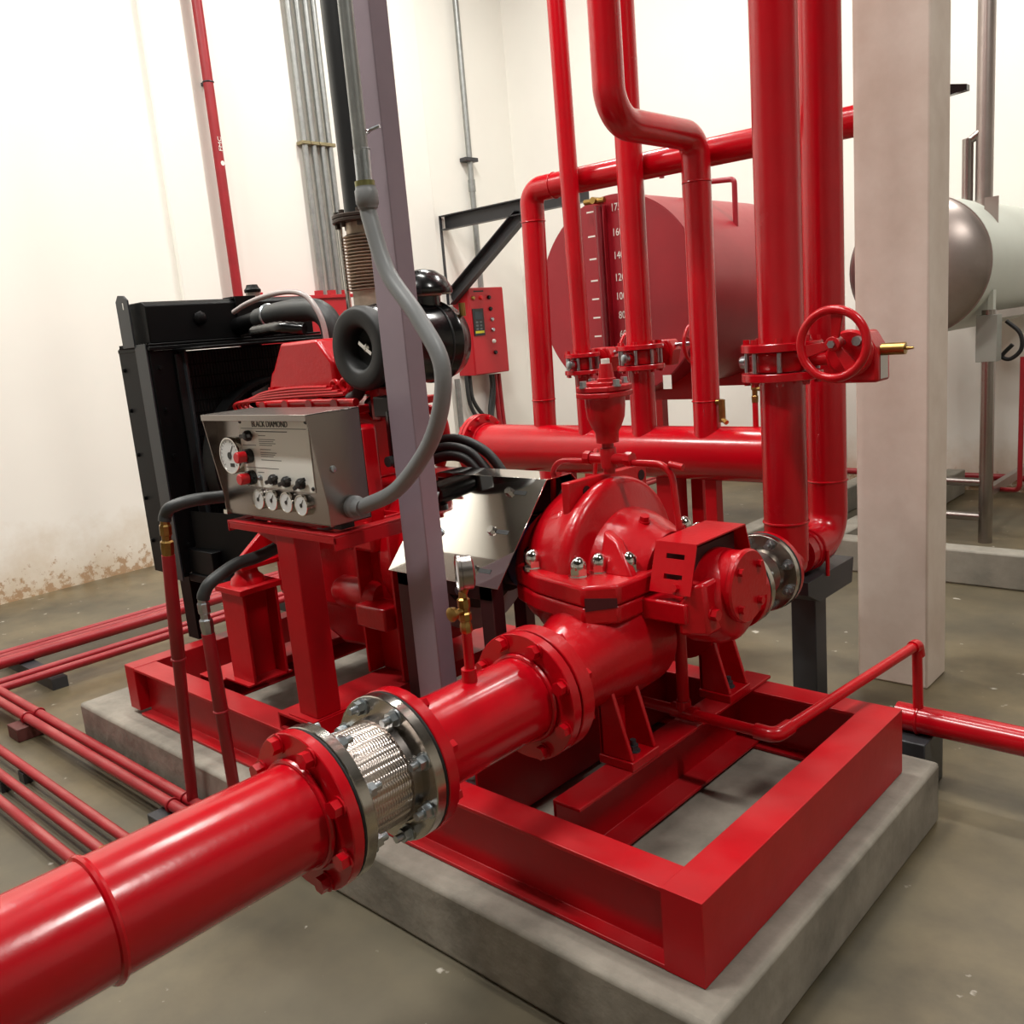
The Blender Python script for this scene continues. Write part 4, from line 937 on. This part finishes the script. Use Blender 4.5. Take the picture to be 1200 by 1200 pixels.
# ================================================================ diesel engine
EY = 2.17
en = Thing('diesel_engine', 'red diesel engine behind the stainless control panel', 'engine', (-2.75, EY, .42))
en.part('crankcase', MB().box((-3.16, 1.92, .66), (-2.44, 2.36, 1.14)), REDC, bev=.02)
en.part('cylinder_head', MB().box((-3.12, 1.95, 1.14), (-2.60, 2.34, 1.40)), REDC, bev=.012)
en.part('head_flange', MB().box((-3.15, 1.92, 1.385), (-2.58, 2.36, 1.415)), REDC, bev=.006)
en.part('oil_pan', MB().prism([(-3.1, 1.99, .67), (-2.5, 1.99, .67), (-2.55, 1.99, .50), (-2.85, 1.99, .48), (-3.05, 1.99, .56)], (0, .36, 0)), REDC, bev=.02)
cv = en.part('rocker_cover', MB().prism([(-3.085, 1.95, 1.475), (-3.05, 1.95, 1.545), (-3.03, 1.95, 1.56), (-2.962, 1.95, 1.655), (-2.735, 1.95, 1.657), (-2.655, 1.95, 1.575), (-2.655, 1.95, 1.475)], (0, .2, 0)), REDC, bev=.012)
en.part('rocker_cover_flange', MB().box((-3.10, 1.93, 1.452), (-2.62, 2.17, 1.478)), REDC, bev=.005)
en.part('rear_cover', MB().box((-2.70, 2.02, 1.45), (-2.52, 2.26, 1.625)), REDC, bev=.012)
en.part('lifting_eye', MB().torus((-2.60, 1.955, 1.49), (0, 1, 0), .022, .009, 20, 8), REDC)
en.part('lifting_eye', MB().torus((-2.66, 1.955, 1.485), (0, 1, 0), .022, .009, 20, 8), REDC)
for k in range(6):
    x = -3.04+.1*k
    en.inst('bolt', bolt_mesh('hex', .012, .016), REDC, (x, 1.938, 1.478), (0, 0, 1))
# injector lines and rail
for k in range(4):
    x = -3.18+.03*k
    P = [Vec((-2.50-.03*k, 1.87, 1.468+.008*k)), Vec((-2.80, 1.86, 1.462+.010*k)), Vec((-3.05+.02*k, 1.86, 1.452+.008*k)), Vec((x-.02, 1.87, 1.438)), Vec((x-.035+.02*k, 1.89, 1.40)), Vec((x+.03, 1.92, 1.36))]
    en.part('injector_line', MB().tube(P, .0065, 8, spline=True, seg=6), REDC)
en.part('fuel_rail', MB().cyl((-3.08, 1.90, 1.436), (-2.48, 1.90, 1.436), .014, n=14), REDC)
for k in range(4):
    en.part('banjo_union', MB().cyl((-3.03+.15*k, 1.88, 1.43), (-3.03+.15*k, 1.94, 1.43), .02, n=10), REDC)
en.part('injection_pump', MB().box((-3.04, 1.82, 1.06), (-2.66, 1.93, 1.25)).cyl((-3.1, 1.87, 1.14), (-2.6, 1.87, 1.14), .055, n=20), REDC, bev=.01)
en.part('side_cover', MB().box((-2.58, 1.86, .92), (-2.43, 1.94, 1.36)), REDC, bev=.015)
en.part('casting_web', MB().prism([(-3.16, 1.9, 1.05), (-3.0, 1.9, .7), (-2.96, 1.9, .7), (-3.10, 1.9, 1.05)], (0, .04, 0)), REDC, bev=.01)
for z in (1.02, 1.12, 1.22, 1.30):
    en.inst('bolt', bolt_mesh('hex', .012, .014), REDC, (-2.45, 1.862, z), (0, -1, 0))
en.part('fuel_filter', MB().lathe([(0, 0), (.01, .035), (.03, .042), (.20, .042), (.21, .03), (.21, 0)], (-2.355, 1.97, 1.20), (0, 0, 1), 24), BLK)
en.part('filter_bracket', MB().box((-2.43, 1.93, 1.38), (-2.30, 2.02, 1.45)), BLKM, bev=.006)
en.part('drain_cap', MB().lathe([(0, 0), (0, .018), (.02, .018), (.02, 0)], (-2.355, 1.925, 1.235), (0, -1, 0), 12), BLKM)
en.part('flywheel_housing', MB().lathe([(0, 0), (0, .27), (.03, .285), (.16, .285), (.18, .265), (.20, .265), (.20, 0)], (-2.46, EY, .88), (1, 0, 0), 48), REDC, bev=.006)
for k in range(10):
    a = 2*PI*k/10
    en.inst('bolt', bolt_mesh('hex', .013, .016), REDC, (-2.26, EY+.25*math.cos(a), .88+.25*math.sin(a)), (1, 0, 0))
en.part('flywheel', MB().lathe([(0, 0), (0, .2), (.05, .2), (.05, .12), (.09, .11), (.09, 0)], (-2.255, EY, .88), (1, 0, 0), 40), mat('dark_cast_steel', (52, 46, 44), .45, .6), None)
en.part('adapter_plate', MB().lathe([(0, .2), (0, .285), (.025, .285), (.025, .2)], (-2.255, EY, .885), (1, 0, 0), 48, True), mat('grey_adapter_paint', (150, 152, 154), .4))
en.part('starter_motor', MB().lathe([(0, 0), (0, .05), (.02, .06), (.22, .06), (.25, .045), (.25, 0)], (-2.48, 1.92, .74), (-1, 0, 0), 24), REDC)
en.part('fan_hub', MB().lathe([(0, 0), (0, .07), (.08, .07), (.1, .05), (.24, .05), (.24, 0)], (-3.395, EY, 1.18), (1, 0, 0), 24), BLKM)
fb = MB()
for k in range(7):
    a = 2*PI*k/7; d = Vec((0, math.cos(a), math.sin(a))); n_ = Vec((0, -math.sin(a), math.cos(a)))
    fb.prism([Vec((-3.38, EY, 1.18))+d*.06-n_*.03, Vec((-3.34, EY, 1.18))+d*.06+n_*.03, Vec((-3.335, EY, 1.18))+d*.31+n_*.075, Vec((-3.395, EY, 1.18))+d*.31-n_*.055], (.003, 0, 0))
en.part('fan', fb, BLKM)
en.part('crank_pulley', MB().lathe([(0, 0), (0, .1), (.02, .1), (.03, .085), (.04, .1), (.06, .1), (.06, 0)], (-3.24, EY, .86), (1, 0, 0), 30), BLKM)
bl = MB(); N = 40
pth = []
for k in range(20): a = PI/2+PI*k/19; pth.append(Vec((-3.20, EY+.075*math.cos(a)*1.0, 1.18+.075*math.sin(a))) if False else Vec((-3.20, EY+.1*math.cos(-PI+PI*k/19), .86+.1*math.sin(-PI+PI*k/19))))
for k in range(20): pth.append(Vec((-3.20, EY+.075*math.cos(PI*k/19), 1.18+.075*math.sin(PI*k/19))))
pth.append(pth[0])
en.part('fan_belt', bl.tube(pth, .009, 8, caps=False), RUB)
en.part('breather_pipe', MB().tube([Vec(p) for p in ((-3.45, 2.07, 1.80), (-3.338, 2.07, 1.826), (-3.177, 2.07, 1.845), (-3.029, 2.07, 1.845), (-2.932, 2.07, 1.822), (-2.873, 2.07, 1.769), (-2.848, 2.075, 1.705), (-2.845, 2.08, 1.60))], .0105, 10, spline=True, seg=8), TUBE)
en.part('upper_hose', MB().tube([Vec(p) for p in ((-3.44, 2.18, 1.765), (-3.268, 2.18, 1.780), (-3.118, 2.18, 1.778), (-3.02, 2.18, 1.768), (-2.955, 2.18, 1.726), (-2.937, 2.18, 1.655), (-2.94, 2.18, 1.57), (-2.94, 2.2, 1.40))], .045, 20, spline=True, seg=8), RUBG)
en.part('hose_clip', MB().torus((-3.36, 2.18, 1.774), (1, 0, .08), .046, .006, 24, 8), ZINC)
en.part('intake_pipe', MB().tube([Vec(p) for p in ((-3.24, 2.02, 1.708), (-3.13, 2.02, 1.712), (-3.03, 2.02, 1.712), (-2.95, 2.06, 1.70))], [.022+.003*(i % 2) for i in range(19)], 16, spline=True, seg=6), BLK)
en.part('exhaust_manifold', MB().cyl((-3.05, 2.40, 1.36), (-2.75, 2.40, 1.36), .06, n=20).cyl((-2.95, 2.40, 1.36), (-2.97, 2.40, 1.74), .065, n=24), EXD)
en.part('turbocharger', MB().lathe([(0, 0), (0, .05), (.03, .09), (.09, .095), (.12, .06), (.12, 0)], (-2.82, 2.38, 1.56), (1, 0, 0), 28), EXD)
for (x, y) in ((-3.02, 1.71), (-3.02, 2.62-.0)):
    pdm = en.part('mounting_pedestal', MB().ibeam((x, y, .412), (x, y, .762), .15, .15, .011, .010, up=(0, 1, 0)), REDF, bev=.002)
    en.part('top_plate', MB().box((x-.09, y-.09, .762), (x+.09, y+.09, .785)), REDF, pdm, bev=.003)
    en.part('rubber_mount', MB().lathe([(0, 0), (0, .065), (.02, .06), (.035, .045), (.06, .04), (.06, 0)], (x, y, .785), (0, 0, 1), 24), REDC, pdm)
    s = 1 if y < EY else -1
    en.part('engine_bracket', MB().prism([(x-.06, y-.05*s, .845), (x+.06, y-.05*s, .845), (x+.06, y+.22*s, .845), (x-.06, y+.22*s, .845)], (0, 0, .02)).prism([(x-.02, y-.04*s, .865), (x-.02, y+.22*s, .865), (x-.02, y+.22*s, 1.06)], (.025, 0, 0)), REDC, bev=.004)
en.part('pedestal_foot', MB().box((-3.115, 1.61, .4115), (-2.945, 1.80, .418)), REDF)
en.part('coolant_pipe', MB().tube([Vec(p) for p in ((-2.66, 2.36, 1.36), (-2.60, 2.38, 1.34), (-2.585, 2.39, 1.27), (-2.60, 2.39, 1.19), (-2.64, 2.38, 1.10))], .02, 12, spline=True, seg=6), REDC)
en.part('rear_mount', MB().box((-2.52, 1.82, .66), (-2.36, 1.93, .74)), REDC, bev=.008)
for k, P in enumerate(([(-2.70, 2.33, 1.13), (-2.62, 2.33, 1.19), (-2.52, 2.34, 1.215), (-2.42, 2.36, 1.19), (-2.34, 2.38, 1.10)], [(-2.68, 2.31, 1.10), (-2.6, 2.31, 1.16), (-2.5, 2.32, 1.185), (-2.42, 2.34, 1.165), (-2.35, 2.36, 1.08)], [(-2.72, 2.36, 1.16), (-2.62, 2.37, 1.225), (-2.5, 2.38, 1.24), (-2.38, 2.40, 1.19), (-2.3, 2.42, 1.09)])):
    en.part('battery_cable', MB().tube([Vec(p) for p in P], .019, 12, spline=True, seg=8), RUB)

# ================================================================ radiator
ra = Thing('radiator', 'tall black engine radiator with strap frame at the left end of the skid', 'radiator', (-3.73, EY, .41))
RY0, RY1 = 1.75, 2.59
ra.part('core', MB().box((-3.80, RY0+.03, .80), (-3.66, RY1-.03, 1.66)), mat('radiator_core_black', (9, 9, 10), .55))
ra.part('side_channel', MB().ibeam((-3.735, RY0+.012, .72), (-3.735, RY0+.012, 1.68), .27, .024, .004, .004, up=(1, 0, 0), kind='C', side=1), BLKR, bev=.001)
ra.part('side_channel', MB().box((-3.87, RY1-.02, .74), (-3.60, RY1, 1.68)), BLKR, bev=.002)
ra.part('side_strap', MB().box((-3.70, RY0-.008, .705), (-3.605, RY0-.001, 1.70)), BLKGREY, bev=.001, label='dark grey flat strap')
for z in (.86, 1.05, 1.24, 1.43, 1.6):
    ra.inst('rivet', bolt_mesh('hex', .008, .008), BLKR, (-3.58+.0, RY0+.03, z), (1, 0, 0))
    ra.inst('rivet', bolt_mesh('hex', .008, .008), BLKR, (-3.84, RY0-.002, z), (0, -1, 0))
tt = ra.part('header_tank', MB().prism([(-3.80, RY0+.02, 1.70), (-3.61, RY0+.02, 1.70), (-3.61, RY0+.02, 1.85), (-3.64, RY0+.02, 1.868), (-3.77, RY0+.02, 1.868), (-3.80, RY0+.02, 1.85)], (0, .80, 0)), BLKR, bev=.004)
ra.part('tank_flange', MB().box((-3.87, RY0-.003, 1.672), (-3.58, RY1+.003, 1.688)), BLKR, bev=.003)
ra.part('tank_flange', MB().box((-3.85, RY0, 1.69), (-3.585, RY1, 1.70)), BLKR, bev=.003)
for k in range(12):
    ra.inst('flange_bolt', bolt_mesh('hex', .010, .014), BLKR, (-3.845+.022*k, RY0+.006, 1.69), (0, 0, 1))
ra.part('lifting_bracket', MB().prism([(-3.795, RY0-.012, 1.69), (-3.69, RY0-.012, 1.69), (-3.69, RY0-.012, 1.88), (-3.72, RY0-.012, 1.90), (-3.77, RY0-.012, 1.905), (-3.797, RY0-.012, 1.88)], (0, .007, 0)), BLKGREY, bev=.0015)
ra.part('bracket_hole', MB().prism([(-3.737, RY0-.0126, 1.845), (-3.729, RY0-.0126, 1.845), (-3.729, RY0-.0126, 1.872), (-3.737, RY0-.0126, 1.872)], (0, .0005, 0)), WHITE)
ra.part('sight_plug', MB().lathe([(0, 0), (0, .028), (.01, .03), (.018, .022), (.022, 0)], (-3.61, 2.0, 1.79), (1, 0, 0), 8), BLKR, tt)
nk = ra.part('filler_neck', MB().lathe([(0, 0), (0, .045), (.006, .045), (.01, .032), (.03, .032), (.03, 0)], (-3.70, 2.33, 1.866), (0, 0, 1), 24), SSD, tt)
ra.part('filler_cap', MB().lathe([(0, 0), (0, .037), (.012, .038), (.02, .03), (.034, .024), (.034, 0)], (-3.70, 2.33, 1.895), (0, 0, 1), 16), BLKR, tt)
ra.part('hose_neck', MB().cyl((-3.63, 2.18, 1.745), (-3.40, 2.18, 1.768), .039, n=20), BLKR, tt)
ra.part('front_strap', MB().box((-3.606, 2.175, 1.40), (-3.598, 2.275, 1.875)).box((-3.606, 2.175, 1.868), (-3.70, 2.275, 1.875)), BLKR, label='satin black strap')
# guard mesh in front of the fan
gm = MB()
for k in range(30):
    y = 1.90+.0145*k
    gm.box((-3.562, y, .82), (-3.558, y+.0035, 1.655))
for k in range(17):
    z = .85+.05*k
    gm.box((-3.565, 1.885, z), (-3.562, 2.34, z+.006))
ra.part('fan_guard_mesh', gm, BLKR, kind='stuff')
ra.part('guard_edge', MB().box((-3.60, 1.878, .80), (-3.555, 1.890, 1.665)), BLKGREY, bev=.002)
ra.part('guard_corner', MB().box((-3.605, RY0+.002, .74), (-3.596, 1.88, 1.67)), BLKR, bev=.001)
ra.part('shroud', MB().box((-3.60, RY0+.03, .735), (-3.40, RY1-.02, .84)).box((-3.60, RY1-.07, .8), (-3.42, RY1-.01, 1.67)).box((-3.60, RY0+.10, 1.662), (-3.34, RY1-.02, 1.672)), BLKR, bev=.004)
ra.part('fan_ring', MB().lathe([(0, .33), (0, .345), (.09, .345), (.09, .33)], (-3.44, EY, 1.18), (1, 0, 0), 48, True), BLKR)
ra.part('shroud_plate', MB().prism([(-3.56, RY0+.05, .75), (-3.56, RY0+.05, 1.0), (-3.16, 1.86, 1.0), (-3.16, 1.86, .80)], (0, .006, 0)), BLKR)
ra.part('shroud_panel', MB().box((-3.585, 1.85, .80), (-3.575, RY1-.03, 1.65)), mat('dark_core_fins', (7, 7, 8), .6))
for y in (RY0+.09, RY1-.1):
    ra.part('foot_bracket', MB().ibeam((-3.72, y, .411), (-3.72, y, .735), .09, .07, .007, .007, up=(1, 0, 0), kind='C', side=1), BLKR, bev=.001)
ra.part('base_plate', MB().box((-3.60, RY0+.02, .70), (-3.2, RY0+.12, .735)).box((-3.27, RY0+.03, .64), (-3.20, RY0+.12, .70)), BLKR, bev=.003)

# ================================================================ air cleaner and exhaust
AX, AZ = -2.425, 1.612
ac = Thing('air_cleaner', 'glossy black engine air cleaner drum with mushroom rain cap', 'air cleaner', (AX, 2.15, 1.47))
YC = 1.895
ac.part('drum', MB().lathe([(.02, .12), (.03, .138), (.08, .138), (.09, .143), (.10, .138), (.34, .138), (.35, .143), (.36, .138), (.40, .126), (.43, .09), (.44, 0)], (AX, YC, AZ), (0, 1, 0), 56), BLK, sharp=50)
ac.part('end_ring', MB().lathe([(.03, .139), (.010, .140), (-.006, .134), (-.012, .124), (-.009, .084), (-.002, .072), (.03, .068), (.05, .064), (.052, 0)], (AX, YC, AZ), (0, 1, 0), 56), RUB, sharp=60)
ac.part('wing_nut', MB().lathe([(0, 0), (0, .018), (-.02, .016), (-.03, 0)], (AX, YC+.05, AZ), (0, 1, 0), 10).bar((AX-.03, YC+.03, AZ+.02), (AX+.03, YC+.03, AZ-.02), .012, .01, up=(0, 1, 0)), CHR)
ac.part('clamp_band', MB().torus((AX, 2.20, AZ), (0, 1, 0), .139, .004, 48, 6), BLKM)
nx = ac.part('inlet_neck', MB().cyl((AX, 2.20, AZ+.11), (AX, 2.20, AZ+.20), .062, n=32), BLK)
ac.part('neck_clip', MB().torus((AX, 2.20, AZ+.163), (0, 0, 1), .062, .007, 32, 8), SSD, nx)
ac.part('rain_cap', MB().lathe([(0, 0), (0, .075), (-.012, .104), (-.004, .108), (.012, .104), (.045, .085), (.068, .052), (.076, .02), (.077, 0)], (AX, 2.20, AZ+.175), (0, 0, 1), 44), BLK, sharp=60)
ac.part('outlet_elbow', MB().tube([(AX-.05, 2.06, AZ-.10), (AX-.09, 2.06, AZ-.2), (AX-.2, 2.1, AZ-.22)], .05, 20, .07), RUB)
ac.part('drain_valve', MB().tube([(AX-.08, 1.96, AZ-.11), (AX-.11, 1.95, AZ-.16), (AX-.15, 1.95, AZ-.17)], .022, 12, .03), RUB)
ac.part('restriction_gauge', MB().cyl((AX+.11, 2.28, AZ+.08), (AX+.11, 2.28, AZ+.125), .012, n=10), BRASS)
ac.part('mounting_bracket', MB().box((AX-.08, 1.98, AZ-.25), (AX-.03, 2.12, AZ-.13)), REDC, bev=.005)
ex = Thing('exhaust_pipe', 'heat stained exhaust bellows with black stack rising above the engine', 'exhaust', (-2.98, 2.40, 1.74))
XE, YE = -2.955, 2.40
prb = [(0, .066)]
for k in range(17): prb += [(.004+k*.0128, .070), (.0092+k*.0128, .086)]
prb.append((.225, .068))
ex.part('lower_flange', MB().disc((XE, YE, 1.755), (0, 0, 1), .115, .016), EXD)
ex.part('lower_neck', MB().cyl((XE, YE, 1.76), (XE, YE, 1.835), .07, n=32), EXH)
ex.part('bellows', MB().lathe(prb, (XE, YE, 1.83), (0, 0, 1), 40), EXH, sharp=80)
ex.part('upper_neck', MB().cyl((XE, YE, 2.05), (XE, YE, 2.10), .068, n=32), EXH)
uf = ex.part('upper_flange', MB().disc((XE, YE, 2.105), (0, 0, 1), .118, .014), EXD)
ex.part('upper_flange', MB().disc((XE, YE, 2.121), (0, 0, 1), .118, .014), EXD)
for k in range(8):
    a = 2*PI*k/8
    ex.inst('bolt', bolt_mesh('hex', .011, .018), EXD, (XE+.098*math.cos(a), YE+.098*math.sin(a), 2.098), (0, 0, -1), uf)
    ex.inst('bolt', bolt_mesh('hex', .011, .016), EXD, (XE+.098*math.cos(a), YE+.098*math.sin(a), 2.128), (0, 0, 1), uf)
ex.part('tie_rod', MB().cyl((XE-.085, YE-.05, 1.76), (XE-.085, YE-.05, 2.10), .009, n=10), CHR)
ex.part('stack', MB().cyl((XE, YE, 2.12), (XE, YE, ZC-.002), .066, n=36), BLKM)

# ================================================================ coupling guard
cg = Thing('coupling_guard', 'mirror polished steel coupling guard between engine and pump', 'guard', (-2.03, 2.12, .41))
gx0, gx1 = -2.29, -1.795
pr_ = [(1.805, .895), (2.06, 1.175), (2.18, 1.175), (2.44, .895)]
gm_ = MB()
for (a, b) in zip(pr_, pr_[1:]):
    nrm = Vec((0, -(b[1]-a[1]), b[0]-a[0])).normalized()
    gm_.prism([(gx0, *a), (gx1, *a), (gx1, *b), (gx0, *b)], -nrm*.003)
gu = cg.part('cover_sheet', gm_, SSM, bev=.0006)
nn = Vec((0, -.28, .255)).normalized() if False else Vec((0, -.28/.379, .255/.379)); tt_ = Vec((0, .255/.379, .28/.379))
for (x, t) in ((-1.885, .05), (-1.885, .185), (-1.885, .325)):
    p = Vec((x, 1.805, .895))+tt_*t
    q = [p+Vec((-.015, 0, 0))-tt_*.007, p+Vec((.035, 0, 0))-tt_*.007, p+Vec((.035, 0, 0))+tt_*.007, p+Vec((-.015, 0, 0))+tt_*.007]
    cg.part('slot', MB().prism([v+nn*.0006 for v in q], nn*.0004), GASK, gu)
    cg.inst('bolt', bolt_mesh('hex', .013, .012), CHR, p+Vec((-.035, 0, 0))+nn*.0005, nn, gu)
for (x, t) in ((-2.24, .10), (-2.14, .16)):
    p = Vec((x, 1.805, .895))+tt_*t
    cg.inst('bolt', bolt_mesh('hex', .012, .012), ZINC, p+nn*.0005, nn, gu)
for y0, y1 in ((1.83, 1.88), (2.37, 2.42)):
    cg.part('support_bracket', MB().box((-2.28, y0, .42), (-2.22, y1, .90)).box((-1.90, y0, .42), (-1.845, y1, .90)).box((-2.28, y0, .84), (-1.845, y0+.006, .90)), mat('dark_red_brown_frame', (60, 22, 24), .5) if y0 < 2 else D.materials['dark_red_brown_frame'], bev=.003)
cg.inst('bolt', bolt_mesh('hex', .013, .012), CHR, (-1.98, 1.828, .862), (0, -1, 0))
cg.part('coupling', MB().lathe([(0, 0), (0, .09), (.05, .09), (.05, .115), (.13, .115), (.13, .09), (.19, .09), (.19, 0)], (-2.165, 2.12, .89), (1, 0, 0), 36), BLKM)
cg.part('coupling_hub', MB().lathe([(0, 0), (0, .125), (.06, .125), (.06, 0)], (-1.975, 2.16, .90), (1, 0, 0), 36), BLUE, label='dark blue coupling hub')

# ================================================================ grey column and the flexible conduit
gcol = Thing('steel_column', 'tall grey painted square steel column standing on the plinth amid the skid', 'column', (-2.018, 1.752, .2035))
gcol.part('tube', MB().box((-2.072, 1.70, .2135), (-1.966, 1.765, ZC-.002)), GREYP, bev=.003)
gcol.part('base_plate', MB().box((-2.12, 1.64, .2035), (-1.92, 1.83, .2135)), GREYP, bev=.002)
cd = Thing('flexible_conduit', 'thick grey flexible conduit hanging from the column to the control panel', 'conduit', (-2.05, 1.62, 1.15))
CP = [(-1.953, 1.610, 1.99), (-1.947, 1.61, 1.945), (-1.897, 1.607, 1.806), (-1.789, 1.603, 1.678), (-1.716, 1.60, 1.545), (-1.776, 1.60, 1.377), (-1.931, 1.595, 1.231), (-2.065, 1.58, 1.174), (-2.115, 1.575, 1.165)]
cd.part('flexible_hose', MB().tube([Vec(p) for p in CP], .0225, 24, spline=True, seg=8), PVC)
cd.part('rigid_tube', MB().cyl((-1.957, 1.612, 2.05), (-1.97, 1.64, ZC-.002), .0195, n=24), GALV)
cd.part('threaded_sleeve', MB().cyl((-1.9555, 1.611, 2.03), (-1.958, 1.615, 2.125), .0215, n=24), ZINC)
cd.part('coupling', MB().lathe([(0, 0), (0, .026), (.008, .028), (.012, .031), (.045, .031), (.05, .028), (.056, .028), (.056, 0)], (-1.9515, 1.610, 1.975), (-.01, 0, 1), 12), PVC)
cd.part('brass_lock_ring', MB().cyl((-1.9548, 1.611, 2.03), (-1.955, 1.611, 2.045), .0265, n=20), mat('olive_zinc', (130, 128, 84), .4, .8))
cd.part('joint_ring', MB().torus((-1.9585, 1.616, 2.125), (0, 0, 1), .0205, .0025, 24, 6), PVC)
sc = cd.part('saddle_clip', MB().torus((-1.9625, 1.624, 2.17), (0, 0, 1), .0215, .0035, 24, 6), ZINC)
cd.part('clip_screw', MB().cyl((-1.935, 1.63, 2.17), (-1.905, 1.64, 2.175), .005, n=8), ZINC, sc)

# ================================================================ groups for repeated things
GROUPS = {'floor_pipe': 'red floor pipes left of the skid', 'wall_conduit': 'galvanised conduits on the left wall', 'pipe_support': 'grey blocks and posts propping pipes',
          'pipe_rest': 'steel strips under the left wall pipes', 'butterfly_valve': 'red butterfly valves on the vertical pipes', 'riser_pipe': 'straight risers on the header',
          'elbow_pipe': 'risers with top elbows on the header', 'discharge_pipe': 'thick red discharge pipes by the pillar', 'drain_hose': 'hose drops left of the suction pipe',
          'bund_kerb': 'concrete kerbs by the tanks', 'storage_tank': 'storage tanks at the back', 'flexible_connector': 'stainless flexible connectors', 'drain_pipe': 'thin red drain pipes'}
for o in list(D.objects):
    if o.parent is None and 'category' in o:
        g = GROUPS.get(o.name.split('.')[0])
        if g: o['group'] = g
